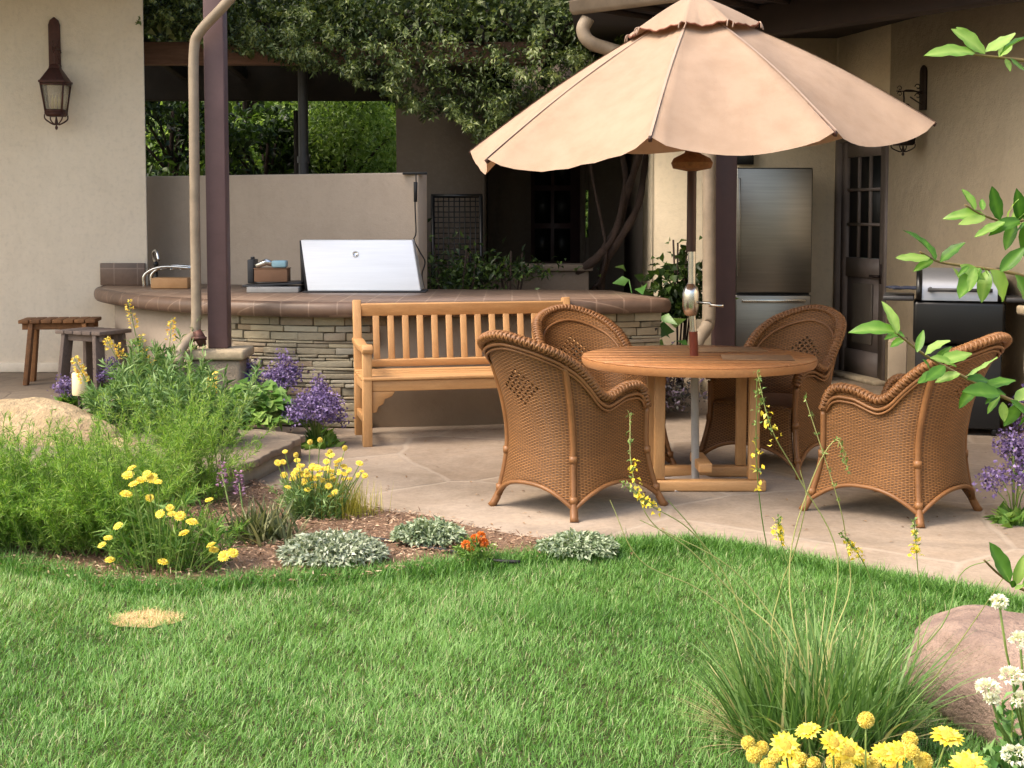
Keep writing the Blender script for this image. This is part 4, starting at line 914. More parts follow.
# ================================================================== BENCH
t = thing('garden_bench', 'pale teak slatted garden bench against the stone counter', 'bench', (-1.07, 9.43, .012), R(12.5))
BL, BD = 1.53, .50
def B_(n_, m_, mt=m_teak, **k): return m_.build(n_, mt, t, local=True, bevel=.005, **k)
for s, x_ in enumerate((.03, BL - .03)):
    mb = MB(); mb.bar((x_, 0, 0), (x_, .0, .42), .055, .06, up=(0, 1, 0)); mb.bar((x_, .0, .415), (x_, .09, .91), .055, .055, up=(0, 1, 0)); B_('leg', mb, m_teak_v)
    mb = MB(); mb.bar((x_, -BD, 0), (x_, -BD, .62), .06, .06, up=(0, 1, 0)); B_('leg', mb, m_teak_v)
    # arm: shaped, scrolled front end
    pr = [(.08, .655), (-.05, .655), (-.2, .640), (-.38, .640), (-.50, .66), (-.545, .655), (-.56, .63), (-.55, .605), (-.52, .60), (-.46, .608), (-.3, .602), (-.1, .612), (.06, .62)]
    V = [(xx, y_, z_) for xx in (x_ - .035, x_ + .035) for y_, z_ in pr]; n_ = len(pr)
    mb = MB(); mb.raw(V, [list(range(n_)), list(range(n_, 2 * n_))[::-1], np.array([(i, n_ + i, n_ + (i + 1) % n_, (i + 1) % n_) for i in range(n_)])]); B_('armrest', mb)
    mb = MB(); mb.bar((x_, -BD, .16), (x_, 0, .16), .035, .05); mb.bar((x_, -BD + .03, .38), (x_, -.03, .38), .035, .06); B_('side_rail', mb)
    sg = 1 if s == 0 else -1
    mb = MB(); pr = [(0, 0), (0, -.14), (.03, -.135), (.04, -.10), (.07, -.085), (.085, -.05), (.13, -.035), (.15, 0)]
    V = [(x_ + sg * (.031 + u_), yy, .355 + z_) for yy in (-BD - .012, -BD + .012) for u_, z_ in pr]; n_ = len(pr); mb.raw(V, [list(range(n_)), list(range(n_, 2 * n_))[::-1], np.array([(i, n_ + i, n_ + (i + 1) % n_, (i + 1) % n_) for i in range(n_)])]); B_('bracket', mb)
mb = MB(); mb.bar((.061, -BD, .39), (BL - .061, -BD, .39), .03, .07); B_('front_rail', mb)
mb = MB(); mb.bar((.061, .0, .39), (BL - .061, .0, .39), .03, .07); B_('rear_rail', mb)
mb = MB()
for k in range(6): mb.box((BL / 2, -BD - .01 + .045 + k * .088 - .03, .438 - .012 * math.sin(k / 5 * math.pi)), (BL - .004, .078, .022))
B_('seat', mb)
bk = lambda z: .0 + .09 * (z - .415) / .495
mb = MB(); mb.bar((.058, bk(.84) - .001, .845), (BL - .058, bk(.84) - .001, .845), .032, .085, up=(0, -.18, 1)); B_('top_rail', mb)
mb = MB(); mb.bar((.058, bk(.5), .485), (BL - .058, bk(.5), .485), .032, .05, up=(0, -.18, 1)); B_('lower_back_rail', mb)
for k in range(13):
    x_ = .058 + (k + 1) * (BL - .116) / 14; mb = MB(); mb.bar((x_, bk(.5), .505), (x_, bk(.805), .803), .045, .014, up=(0, 1, 0)); B_('slat', mb, m_teak_v)

# ================================================================== WICKER ARMCHAIRS
def make_chair(label):
    t = thing('wicker_armchair', label, 'armchair', (0, 0, 0), 0, 'wicker armchairs round the table')
    nu, nv = 121, 34
    hw, hd, fy = .255, .255, .262
    half = []
    for yy in np.linspace(fy, 0, 22)[:-1]: half.append((hw, yy))
    for a_ in np.linspace(0, math.pi / 2, 40): 
        ca, sa = math.cos(a_), math.sin(a_); half.append((hw * ca ** .72, -hd * sa ** .72))
    half = np.array(half); full = np.concatenate([half, half[::-1][1:] * np.array([-1, 1])])
    s = np.r_[0, np.cumsum(np.linalg.norm(np.diff(full, axis=0), axis=1))]; tot = s[-1]
    su = np.linspace(0, tot, nu); bx = np.interp(su, s, full[:, 0]); by = np.interp(su, s, full[:, 1])
    un = 1 - np.abs(su / tot * 2 - 1)          # 0 at arm fronts, 1 at the back's middle
    kx = [0, .03, .07, .13, .25, .36, .43, .50, .56, .63, .72, .82, .92, 1]
    kz = [.50, .59, .63, .645, .64, .61, .595, .625, .695, .775, .845, .89, .918, .928]
    zt = np.interp(un, kx, kz); 
    for _ in range(2): zt = np.convolve(np.r_[zt[0], zt, zt[-1]], [.25, .5, .25], 'valid')
    cu = np.argmin(np.abs(su - s[21 + 18])) ; corner = su[np.argmax(bx - by)]; corner2 = tot - corner
    legs_s = [0, corner, corner2, tot]
    def zb_f(q):
        for a_, b__ in zip(legs_s[:-1], legs_s[1:]):
            if a_ <= q <= b__: f = (q - a_) / (b__ - a_); return .055 + .11 * (1 - abs(2 * f - 1) ** 2.6)
        return .055
    zbm = np.array([zb_f(q) for q in su])
    def pos(i, z, off=0.0):
        x_, y_ = bx[i], by[i]; r_ = math.hypot(x_, y_) or 1
        fl = .060 * max(0, (.36 - z) / .36) ** 1.7; up = .062 * max(0, (z - .42) / .5) ** 1.5
        bw = max(0, -y_ / hd) ** 1.3
        X_ = x_ * (1 + fl / hw + (up / hw) * (.5 + .5 * bw)); Y_ = y_ * (1 + fl / hd)
        if z > .36: Y_ -= bw * .20 * ((z - .36) / .56) ** 1.7
        nx_, ny_ = x_ / hw, min(0, y_) / hd; l_ = math.hypot(nx_, ny_) or 1
        return (X_ + nx_ / l_ * off, Y_ + ny_ / l_ * off, z)
    V = []; UV = []
    for j in range(nv):
        f = j / (nv - 1)
        for i in range(nu):
            z = zbm[i] + (zt[i] - zbm[i]) * f; V.append(pos(i, z)); UV.append((su[i] - tot / 2, z))
    F = np.array([(j * nu + i, j * nu + i + 1, (j + 1) * nu + i + 1, (j + 1) * nu + i) for j in range(nv - 1) for i in range(nu - 1)])
    mb = MB(); mb.raw(V, F, .5); mb.uv = [np.array(UV)]; o = mb.build('wicker_shell', m_wick, t, local=True, smooth=True)
    md = o.modifiers.new('thick', 'SOLIDIFY'); md.thickness = .016; md.offset = 0
    # seat
    nx_, ny_ = 30, 30; V = []; UV = []
    for j in range(ny_):
        yy = -.247 + j / (ny_ - 1) * .52; lim = hw - .008 if yy > 0 else hw * max(0, 1 - (min(1, -yy / .255)) ** (2 / .72)) ** (.36) - .004
        for i in range(nx_):
            f = i / (nx_ - 1) * 2 - 1; V.append((lim * f, yy, .405 + .02 * (1 - f * f) * (1 - (2 * j / (ny_ - 1) - 1) ** 2) - (.035 * max(0, (yy - .24) / .045) ** 2))); UV.append((lim * f + 3, yy))
    mb = MB(); mb.raw(V, np.array([(j * nx_ + i, j * nx_ + i + 1, (j + 1) * nx_ + i + 1, (j + 1) * nx_ + i) for j in range(ny_ - 1) for i in range(nx_ - 1)]), .5); mb.uv = [np.array(UV)]; o = mb.build('seat', m_wick_p, t, local=True, smooth=True)
    md = o.modifiers.new('thick', 'SOLIDIFY'); md.thickness = .03; md.offset = -1
    # front apron
    V = []; UV = []; nx_, nz_ = 30, 16
    for j in range(nz_):
        for i in range(nx_):
            f = i / (nx_ - 1) * 2 - 1; z0 = .06 + .11 * (1 - abs(f) ** 2.6); z = z0 + (.385 - z0) * j / (nz_ - 1); fl = .060 * max(0, (.36 - z) / .36) ** 1.7
            V.append((f * (hw - .012 + fl), fy - .004 + fl, z)); UV.append((f * hw + 5, z))
    mb = MB(); mb.raw(V, np.array([(j * nx_ + i, j * nx_ + i + 1, (j + 1) * nx_ + i + 1, (j + 1) * nx_ + i) for j in range(nz_ - 1) for i in range(nx_ - 1)]), .5); mb.uv = [np.array(UV)]; o = mb.build('front_apron', m_wick_p, t, local=True, smooth=True)
    md = o.modifiers.new('thick', 'SOLIDIFY'); md.thickness = .016; md.offset = -1
    # braided rim
    idx = np.arange(0, nu); C = np.array([pos(i, zt[i] + .008, .008) for i in idx]); cs = np.r_[0, np.cumsum(np.linalg.norm(np.diff(C, axis=0), axis=1))]
    sN = np.linspace(0, cs[-1], 420); CC = np.stack([np.interp(sN, cs, C[:, k]) for k in range(3)], 1)
    for _ in range(3): CC[1:-1] = .25 * CC[:-2] + .5 * CC[1:-1] + .25 * CC[2:]
    T = unit(np.gradient(CC, axis=0)); B = unit(np.cross(T, np.array([0, 0, 1.0]) + 0 * T)); N = unit(np.cross(B, T))
    mb = MB(); mb.tube(CC, .0205, 8, .3)
    for k in range(4):
        ph = sN / .044 * 2 * np.pi * (1 if k % 2 else -1) + k * np.pi / 2
        mb.tube(CC + (B * np.cos(ph)[:, None] * 1.3 + N * np.sin(ph)[:, None]) * .0195, .0068, 5, .2 + .2 * k)
    mb.build('braided_rim', m_cane, t, local=True, smooth=True)
    mb = MB()
    for off, dz, r_ in ((.022, -.040, .0085), (.020, -.062, .006)):
        C2 = np.array([pos(i, max(zt[i] + dz, .1), off) for i in range(2, nu - 2)]); mb.tube(C2, r_, 7, .6)
    for off in (.012,):
        mb.tube(np.array([pos(i, zbm[i], off) for i in range(nu)]), .011, 7, .5)
        mb.tube(np.array([(f * (hw + .036), fy + .05, .06 + .11 * (1 - abs(f) ** 2.6)) for f in np.linspace(-1, 1, 25)]), .011, 7, .5)
    # inner border band around the back
    ib = [i for i in range(nu) if un[i] > .5]; mb.tube(np.array([pos(i, zt[i] - .065, -.014) for i in ib]), .008, 7, .7)
    mb.build('cane_trim', m_cane, t, local=True, smooth=True)
    # legs
    for q_ in legs_s:
        i = int(np.argmin(np.abs(su - q_))); ztop = zt[i] if q_ in (0, tot) else zt[i] - .03
        zs = np.linspace(max(ztop, .5), .05, 22); pts = [pos(i, z, .012) for z in zs]
        p_ = np.array(pts[-1]); d_ = np.array([p_[0], p_[1], 0]); d_ /= np.linalg.norm(d_); pts.append(tuple(p_ + d_ * .015 - np.array([0, 0, .03]))); pts.append(tuple(p_ + d_ * .028 - np.array([0, 0, .05])))
        rr_ = np.r_[np.full(len(pts) - 3, .0145), .019, .019, .021]; mb = MB(); mb.tube(pts, rr_, 9, .4)
        for zz in (.30, .10):
            pz = np.array(pos(i, zz, .012)); mb.tube([pz + np.array([0, 0, .018]), pz - np.array([0, 0, .018])], .019, 9, .8)
        mb.build('leg', m_cane, t, local=True, smooth=True)
    return t
ch = make_chair('wicker armchair nearest the camera at left, seen from behind')
def put(o, x_, y_, ang_deg, label): o.scale = (1.06, 1.06, .975); o.location = (x_, y_, .012); o.rotation_euler = (0, 0, R(ang_deg - 90)); o['label'] = label
c = (G(489, 507) + G(648, 509)) / 2; put(ch, c.x, c.y, 46, 'wicker armchair with its back to us, in front of the teak bench')
o = copy_tree(ch); c = (G(822, 512) + G(984, 514)) / 2; put(o, c.x - .01, c.y, 134, 'rightmost wicker armchair, angled away with its side to us')
o = copy_tree(ch); put(o, .505, 8.25, -68, 'wicker armchair behind the table beside the bench, facing us')
o = copy_tree(ch); put(o, 1.575, 8.3, -130, 'wicker armchair behind the table in front of the refrigerator')

# ================================================================== TABLE + UMBRELLA
TX, TY, TZ = 1.03, 7.70, .725
t = thing('patio_table', 'round teak patio table with the umbrella through its centre', 'table', (TX, TY, .012))
mb = MB(); n_ = 64
for k in range(9):                                       # planks clipped to the disc
    y0, y1 = -.64 + k * .1422 + .002, -.64 + (k + 1) * .1422 - .002; y0 = max(y0, -.6399); y1 = min(y1, .6399)
    ys_ = np.linspace(y0, y1, 7); rt = [(math.sqrt(max(.64 ** 2 - y_ * y_, 0)), y_) for y_ in ys_]; lf = [(-a_, b__) for a_, b__ in rt][::-1]
    poly = [(TX + a_, TY + b__) for a_, b__ in rt + lf]; mb.prism(poly, TZ - .006, TZ)
mb.build('tabletop', m_table, t)
rg = [(r_, z_) for r_, z_ in ((.60, -.05), (.632, -.05), (.645, -.03), (.645, -.008), (.636, -.0065), (.60, -.0065))]
mb = MB(); V = []; 
for r_, z_ in rg:
    for a_ in np.linspace(0, 2 * math.pi, 72, endpoint=False): V.append((TX + r_ * math.cos(a_), TY + r_ * math.sin(a_), TZ + z_))
m_ = 72; mb.raw(V, np.array([(j * m_ + i, j * m_ + (i + 1) % m_, ((j + 1) % 6) * m_ + (i + 1) % m_, ((j + 1) % 6) * m_ + i) for j in range(6) for i in range(m_)])); mb.build('rim', m_table, t, smooth=True, autos=35)
mb = MB(); mb.box((TX, TY, TZ - .04), (.9, .07, .06)); mb.box((TX, TY + .2, TZ - .04), (.8, .05, .06)); mb.box((TX, TY - .2, TZ - .04), (.8, .05, .06)); mb.build('apron', m_teak, t, bevel=.004)
for sx in (-.255, .255):
    for sy in (-.21, .22):
        mb = MB(); mb.box((TX + sx + .02, TY + sy, .075 + .3), (.058, .045, .60)); mb.build('leg', m_teak_v, t, bevel=.006)
for sy in (-.21, .22):
    mb = MB(); mb.box((TX + .03, TY + sy, .043), (.62, .075, .06)); mb.build('foot_rail', m_teak, t, bevel=.01)
mb = MB(); mb.box((TX + .02, TY + .005, .13), (.075, .38, .05)); mb.build('stretcher', m_teak, t, bevel=.006)
# two woven mats on the table
for px_, py_, w_, d_, rz, lb in ((757, 358, .38, .26, -6, 'brown woven placemat near the right front of the table'), (727, 350, .42, .24, 4, 'brown woven placemat at the far side of the table')):
    c = G(px_, py_, TZ); t = MB(); 
    for k in range(13): t.box((0, (k - 6) / 13 * d_, 0), (w_, d_ / 13 - .001, .004), M=Matrix.Translation((c.x, c.y, TZ + .003)) @ Matrix.Rotation(R(rz), 4, 'Z'))
    tag(t.build('placemat', m_mat), lb, 'placemat', 'placemats on the table')
# umbrella
ux, uy = .985, 7.70
um = thing('market_umbrella', 'faded peach canvas umbrella shading the wicker chairs', 'umbrella', (ux, uy, .012))
tips = []
for k in range(8):
    TH = [-16, 24, 73, 119, 164, 209, 254, 299]; th = R(TH[k])       # 0 = toward camera (-Y), positive to +X
    r_ = 1.275
    z = {0: 1.862, 1: 1.89, 2: 1.985, 3: 2.02, 4: 2.0, 5: 1.96, 6: 1.868, 7: 1.785}[k]
    tips.append((ux + r_ * math.sin(th), uy - r_ * math.cos(th), z))
zt0 = 2.655; nr, ns = 22, 12; V = []; cols_ = 8 * ns
for j in range(nr + 1):
    f = j / nr; rr_ = .10 + (1 - .10) * f
    for k in range(8):
        A_, B2 = np.array(tips[k]), np.array(tips[(k + 1) % 8])
        for i in range(ns):
            g_ = i / ns; top = np.array([ux, uy, zt0])
            ed = A_ * (1 - g_) + B2 * g_; p_ = top + (ed - top) * rr_
            s4 = 4 * g_ * (1 - g_); sag = s4 ** .68
            p_[2] += .035 * math.sin(f * math.pi) * (1 - .5 * s4); p_[2] -= 0 + sag * .045 * f + .055 * sag * max(0, (f - .62) / .38) ** 1.6
            p_[2] += (.005 * math.sin(3 * g_ * math.pi + k * 2) * f + .004 * math.sin(7 * g_ + 11 * f + k * 1.7) + .003 * math.sin(19 * f + 5 * g_ * k)) * s4 ** .5
            ou = np.array([p_[0] - ux, p_[1] - uy]); p_[:2] -= 0.03 * s4 * f * ou
            V.append(p_)
F = np.array([(j * cols_ + i, j * cols_ + (i + 1) % cols_, (j + 1) * cols_ + (i + 1) % cols_, (j + 1) * cols_ + i) for j in range(nr) for i in range(cols_)])
mb = MB(); mb.raw(V, F, .5); o = mb.build('canopy', m_canvas, um, smooth=True)
V = np.array(V).reshape(nr + 1, cols_, 3)
for k in range(8):
    mb = MB(); pth = V[:, k * ns, :] + np.array([0, 0, .0025]); d_ = np.array([math.cos(R(TH[k])), math.sin(R(TH[k])), 0]); w_ = .007
    Vs = np.stack([pth - d_ * w_, pth + d_ * w_], 1).reshape(-1, 3); mb.raw(Vs, np.array([(2 * i, 2 * i + 1, 2 * i + 3, 2 * i + 2) for i in range(nr)])); mb.build('seam', m_seam, um, smooth=True)
# vent cap on top
nr2 = 8; Vc = []; rc = .345
for j in range(nr2 + 1):
    f = j / nr2
    for i in range(cols_):
        k = i // ns; g_ = (i % ns) / ns; tn = TH[(k + 1) % 8] + (360 if k == 7 else 0); th = R(TH[k] + (tn - TH[k]) * g_); s4 = 4 * g_ * (1 - g_)
        cor = 1 / math.cos(R(45) * (g_ - .5)) * math.cos(R(22.5)); r_ = rc * f * cor
        z = 2.695 - .19 * f + .012 * math.sin(f * math.pi) - .02 * s4 * f * f + (.005 * math.sin(i * .83) + .004 * math.sin(i * 2.1 + 1)) * f ** 4
        Vc.append((ux + (r_ + .012) * math.sin(th), uy - (r_ + .012) * math.cos(th), z - .02 * math.sin(th) * -1 * f))
mb = MB(); mb.raw(Vc, [np.array([(j * cols_ + i, j * cols_ + (i + 1) % cols_, (j + 1) * cols_ + (i + 1) % cols_, (j + 1) * cols_ + i) for j in range(nr2) for i in range(cols_)]), list(range(cols_))[::-1]], .5); mb.build('vent_cap', m_canvas, um, smooth=True)
e_ = np.array(Vc).reshape(nr2 + 1, cols_, 3)[-1]; mb = MB(); mb.tube(np.r_[e_, e_[:1]], .005, 5); mb.build('vent_trim', M('dark_binding', S(120, 74, 56), None, 8, .9), um)
for k in range(8):
    mb = MB(); p_ = e_[k * ns]; d_ = unit(np.array([p_[0] - ux, p_[1] - uy, 0])); s_d = np.array([-d_[1], d_[0], 0])
    mb.tube(catmull([p_ + d_ * .012 - s_d * .02 + np.array([0, 0, -.035]), p_ + d_ * .01 - s_d * .016 + np.array([0, 0, -.006]), p_, p_ + d_ * .01 + s_d * .018 + np.array([0, 0, -.008]), p_ + d_ * .02 + s_d * .008 + np.array([0, 0, -.04])], 4), .0035, 5); mb.build('tie', m_seam, um, smooth=True)
mb = MB(); mb.lathe([(.02, 2.66), (.022, 2.69), (.01, 2.705), (.002, 2.71)], (ux, uy, 0), 12); mb.build('finial', m_darkpole, um, smooth=True)
hub = (ux, uy, 1.86)
for k in range(8):
    tp = np.array(tips[k]); mb = MB(); a_ = np.array([ux, uy, 2.6]); th = np.array([0, 0, -.035]); pl = [V[max(1, j), k * ns, :] + np.array([0, 0, -.018]) for j in range(0, nr + 1, 2)]
    for i in range(len(pl) - 1): mb.bar(pl[i], pl[i + 1], .016, .022)
    rb = mb.build('rib', m_darkpole, um)
    mid = V[nr // 2, k * ns, :] + np.array([0, 0, -.03]); mb = MB(); mb.bar(hub, mid, .014, .018); mb.build('strut', m_darkpole, rb)
mb = MB(); mb.lathe([(.03, 1.74), (.105, 1.755), (.115, 1.785), (.10, 1.81), (.04, 1.84), (.03, 1.90)], (ux, uy, 0), 20); mb.build('hub', m_stoolA, um, smooth=True, autos=40)
mb = MB(); mb.tube([(ux, uy, 1.30), (ux, uy, 2.65)], .026, 16); mb.build('upper_pole', m_darkpole, um, smooth=True, autos=40)
mb = MB(); mb.tube([(ux + .005, uy, 1.10), (ux + .004, uy, 1.30)], .021, 14); mb.build('metal_sleeve', m_chrome, um, smooth=True, autos=40)
mb = MB(); mb.tube([(ux + .015, uy, .86), (ux + .008, uy, .955)], .02, 14); mb.build('metal_collar', m_chrome, um, smooth=True, autos=40)
mb = MB(); mb.lathe([(.022, .945), (.036, .955), (.042, .98), (.046, 1.0), (.046, 1.07), (.04, 1.10), (.024, 1.12), (.022, 1.125)], (ux, uy, 0), 18); ck = mb.build('crank_housing', m_chrome, um, smooth=True, autos=50)
mb = MB(); mb.tube([(ux + .04, uy - .02, 1.02), (ux + .10, uy - .05, 1.02), (ux + .10, uy - .05, 1.0)], .008, 8); mb.tube([(ux + .10, uy - .05, 1.01), (ux + .17, uy - .07, 1.005)], .009, 8); mb.build('crank_handle', m_chrome, ck, smooth=True)
mb = MB(); mb.tube([(ux + .025, uy, .64), (ux + .015, uy, .86)], .024, 14); mb.build('middle_pole', m_redwood, um, smooth=True, autos=40)
mb = MB(); mb.tube([(ux + .035, uy, .03), (ux + .025, uy, .64)], .022, 14); mb.build('lower_pole', m_greypipe, um, smooth=True, autos=40)
mb = MB(); mb.box((ux + .0, uy - .02, .018), (.36, .36, .012), rot=(0, 0, R(20))); mb.build('base_plate', m_paper, um, bevel=.003)

# ================================================================== PLANTS
m_stem = leafM('stem_green', [(0, S(84, 116, 52)), (1, S(140, 158, 86))], .1)
def spray_plant(name, label, cat, c, n_st, h, spread, nl, Lf, Wf, mat, lean=.5, grp=None, curve=.15, start=.15, stem_r=.003, droop=.1, z0=.0, up=.9):
    """stems fanning from a base, each carrying nl leaves"""
    t = thing(name, label, cat, (c[0], c[1], z0), 0, grp); st = MB(); P = []; D = []; tips_ = []
    for i in range(n_st):
        a_ = random.uniform(0, 6.28); le = lean * math.sqrt(random.random()); hh = h * random.uniform(.65, 1.08) * (1 - .25 * le / max(lean, .01)); b0_ = np.array([c[0] + spread[0] * random.uniform(-1, 1), c[1] + spread[1] * random.uniform(-1, 1), z0])
        dr = np.array([math.cos(a_) * math.sin(le), math.sin(a_) * math.sin(le), math.cos(le)]); e_ = b0_ + dr * hh; e_[2] -= curve * hh * math.sin(le)
        mid = b0_ + dr * hh * .5 + np.array([0, 0, .06 * hh]); pts = np.array(catmull([b0_, mid, e_], 5)); st.tube(pts, np.linspace(stem_r, stem_r * .4, len(pts)), 4, cap=False); tips_.append((pts[-1], pts[-1] - pts[-2]))
        f = rng.uniform(start, 1, nl); ii = f * (len(pts) - 1); q = np.stack([np.interp(ii, np.arange(len(pts)), pts[:, k]) for k in range(3)], 1)
        P.append(q); d_ = rng.normal(size=(nl, 3)); d_ = unit(d_) + dr * up; D.append(d_)
    st.build('stem', m_stem, t); P = np.concatenate(P); D = np.concatenate(D); n = len(P)
    leaves(MB(), P, D, rng.uniform(.6, 1.25, n) * Lf, rng.uniform(.7, 1.2, n) * Wf, droop=droop).build('foliage', mat, t)
    return t, tips_
m_fern = leafM('feathery_green', [(0, S(74, 114, 38)), (.4, S(112, 154, 60)), (.8, S(152, 184, 86)), (1, S(184, 202, 122))], .45, .5)
m_lance = leafM('lance_leaf', [(0, S(66, 100, 50)), (.5, S(106, 142, 82)), (1, S(156, 182, 124))], .3, .5)
m_silver = leafM('silver_leaf', [(0, S(112, 124, 98)), (.5, S(150, 160, 134)), (1, S(194, 200, 180))], .1, .8)
m_green2 = leafM('mid_green', [(0, S(62, 98, 38)), (.5, S(98, 138, 58)), (1, S(146, 174, 92))], .35, .5)
m_lav = leafM('purple_flower', [(0, S(84, 66, 112)), (.5, S(120, 100, 152)), (1, S(164, 146, 188))], .2, .8)
m_mauve = leafM('mauve_flower', [(0, S(140, 100, 140)), (1, S(190, 150, 180))], .25, .7)
m_yel = leafM('yellow_petal', [(0, S(226, 196, 50)), (.5, S(238, 214, 76)), (1, S(244, 228, 120))], .3, .6)
m_yelc = M('golden_centre', S(226, 192, 76), S(202, 160, 58), 3, .85, .5, 9, .1)
m_org = leafM('orange_petal', [(0, S(220, 110, 40)), (1, S(244, 160, 80))], .3, .6)
m_white = leafM('white_petal', [(0, S(226, 224, 214)), (1, S(250, 248, 240))], .3, .6)
m_yspk = leafM('yellow_spike', [(0, S(220, 160, 70)), (.5, S(232, 204, 90)), (1, S(236, 226, 140))], .3, .6)
# daisy head mesh (shared by its copies)
def daisy_mesh(name, npet, R_, mats, dome=.35, cent=.38):
    mb = MB(); n = npet
    a_ = np.arange(n) * 2 * np.pi / n + rng.normal(size=n) * .06
    P = np.stack([np.cos(a_) * R_ * cent * .8, np.sin(a_) * R_ * cent * .8, np.full(n, .0)], 1); D = np.stack([np.cos(a_), np.sin(a_), rng.uniform(.05, .3, n)], 1)
    leaves(mb, P, D, R_ * (1 - cent * .7), R_ * .42, fold=.08, droop=.15, N=np.tile([0, 0, 1.0], (n, 1)) + rng.normal(size=(n, 3)) * .1)
    a_ = a_ + np.pi / n; P = P * .8 + np.array([0, 0, R_ * .1]); D = np.stack([np.cos(a_), np.sin(a_), rng.uniform(.3, .7, n)], 1); leaves(mb, P, D, R_ * (1 - cent * .8) * .8, R_ * .38, fold=.08, droop=.15, N=np.tile([0, 0, 1.0], (n, 1)) + rng.normal(size=(n, 3)) * .15)
    npf = sum(len(f) for f in mb.F)
    mb.lathe([(R_ * cent * 1.0, -.002), (R_ * cent * 1.02, R_ * .08), (R_ * cent * .8, R_ * dome * .7), (R_ * cent * .4, R_ * dome), (R_ * .02, R_ * dome * 1.03)], n=12)
    tmp = mb.build(name, mats); me = tmp.data
    for i_, p_ in enumerate(me.polygons): p_.material_index = 0 if i_ < npf else 1
    bpy.data.objects.remove(tmp); return me
me_daisy = daisy_mesh('daisy_head', 17, .5, [m_yel, m_yelc], .3, .5)
me_button = None
mb = MB(); d_ = rdir(420); leaves(mb, d_ * .36, d_ + rng.normal(size=(420, 3)) * .25, .13, .09, fold=.1, droop=.1); mb.lathe([(.05, -.3), (.30, -.22), (.40, 0), (.36, .22), (.2, .34), (.02, .38)], n=12); tmp = mb.build('button_head', leafM('button_floret', [(0, S(206, 178, 70)), (.6, S(226, 206, 100)), (1, S(236, 222, 140))], .1, .8)); me_button = tmp.data; bpy.data.objects.remove(tmp)
def head(me, parent, p, size, tilt=.5, name='flower'):
    o = bpy.data.objects.new(name, me); col.objects.link(o); o.parent = parent
    loc = Vector(p) - parent.location; o.location = loc; o.scale = (size, size, size); o.rotation_mode = 'ZYX'
    o.rotation_euler = (R(30) + random.uniform(-tilt, tilt), random.uniform(-tilt, tilt), random.uniform(0, 6.28)); return o
def spike(mb, p, d, L, r_, n, sz):
    f = rng.random(n); a_ = rng.uniform(0, 6.28, n); p = np.array(p); d = unit(np.array(d)); s1 = unit(np.cross(d, [.3, .9, .1])); s2 = np.cross(d, s1)
    rr_ = r_ * (1 - .55 * f); ou = s1 * np.cos(a_)[:, None] + s2 * np.sin(a_)[:, None]
    leaves(mb, p + d * (f * L)[:, None] + ou * rr_[:, None] * .5, ou + d * .4, sz, sz * .7)

# feathery shrub at left
c = G(80, 556)
for (px_, py_, h_, lb) in ((95, 552, .68, 'feathery bright green shrub in the bed left of the yellow daisies'), (-10, 550, .66, 'feathery green shrub cut by the left edge of the photo'), (180, 505, .72, 'low feathery green tuft behind the yellow daisies')):
    c = G(px_, py_); nst = 260 if py_ > 520 else 120
    spray_plant('feathery_shrub', lb, 'shrub', (c.x, c.y), nst, h_, (.24, .16), 130, .042, .0036, m_fern, .85, None, .1, .1, .0025)
# boulder and lance-leaved flowering plants
b = blob('boulder', G(48, 432, .2) + Vector((0, .1, -.02)), (.46, .28, .22), m_boulder, seed=3, rough=.10); tag(b, 'rounded tan boulder at the left behind the feathery shrub', 'boulder')
b.rotation_euler = (0, R(10), R(-10))
b = blob('boulder', G(118, 450, .12), (.13, .1, .07), m_boulder, seed=6, rough=.1); tag(b, 'small tan rock just right of the big tan boulder', 'rock')
def flowering(px_, py_, h, nst, label, pts, z0=.1):
    c = G(px_, py_, z0); t, _ = spray_plant('snapdragon_plant', label, 'flowering plant', (c.x, c.y), nst, h, (.19, .14), 60, .085, .013, m_lance, .5, None, .1, .12, .004, z0=z0)
    for (x_, y_, ln) in pts:
        e_ = AT(x_, y_, c.y); b0_ = Vector((c.x + (e_.x - c.x) * .4, c.y, z0)); mid = b0_.lerp(e_, .5) + Vector(((c.x - e_.x) * .1, 0, 0)); pth = catmull([b0_, mid, e_], 6)
        mb = MB(); mb.tube(pth, np.linspace(.005, .002, len(pth)), 5); st = mb.build('flower_stalk', m_stem, t); mb = MB(); d_ = pth[-1] - pth[-4]; spike(mb, e_ - Vector(unit(d_)) * ln, d_, ln, .045, 52, .022); mb.build('flower', m_yspk, st)
        n = 60; q = np.array(pth); i_ = rng.integers(2, max(3, int(len(q) * .75)), n); mb = leaves(MB(), q[i_] + rng.normal(size=(n, 3)) * .006, rdir(n, .5), rng.uniform(.04, .08, n), .011); mb.build('leaf', m_lance, st)
flowering(160, 425, .66, 60, 'grey green leafy plant with tall yellow flower spikes before the plum post', [(128, 300, .2), (141, 335, .22), (172, 318, .16), (117, 345, .1), (152, 360, .15), (150, 378, .12), (106, 338, .08)])
flowering(196, 462, .66, 50, 'grey green lance leaved plant beside the flagstone step', [(214, 372, .12)], .05)
flowering(125, 440, .46, 36, 'lance leaved plant with a small yellow spike beside the cream path light', [(74, 358, .1), (80, 372, .08)], .1)
# path light
c = AT(80, 395, 9.2); t = thing('path_light', 'cream glass path light rising among the plants below the stools', 'lamp', (c.x, 9.2, .15))
mb = MB(); mb.lathe([(.045, c.z), (.05, c.z + .01), (.05, c.z + .14), (.045, c.z + .15)], (c.x, 9.2, 0), 16); mb.build('shade', m_cream, t, smooth=True, autos=40)
mb = MB(); mb.tube([(c.x, 9.2, .15), (c.x, 9.2, c.z)], .014, 8); mb.build('stem', m_iron, t)
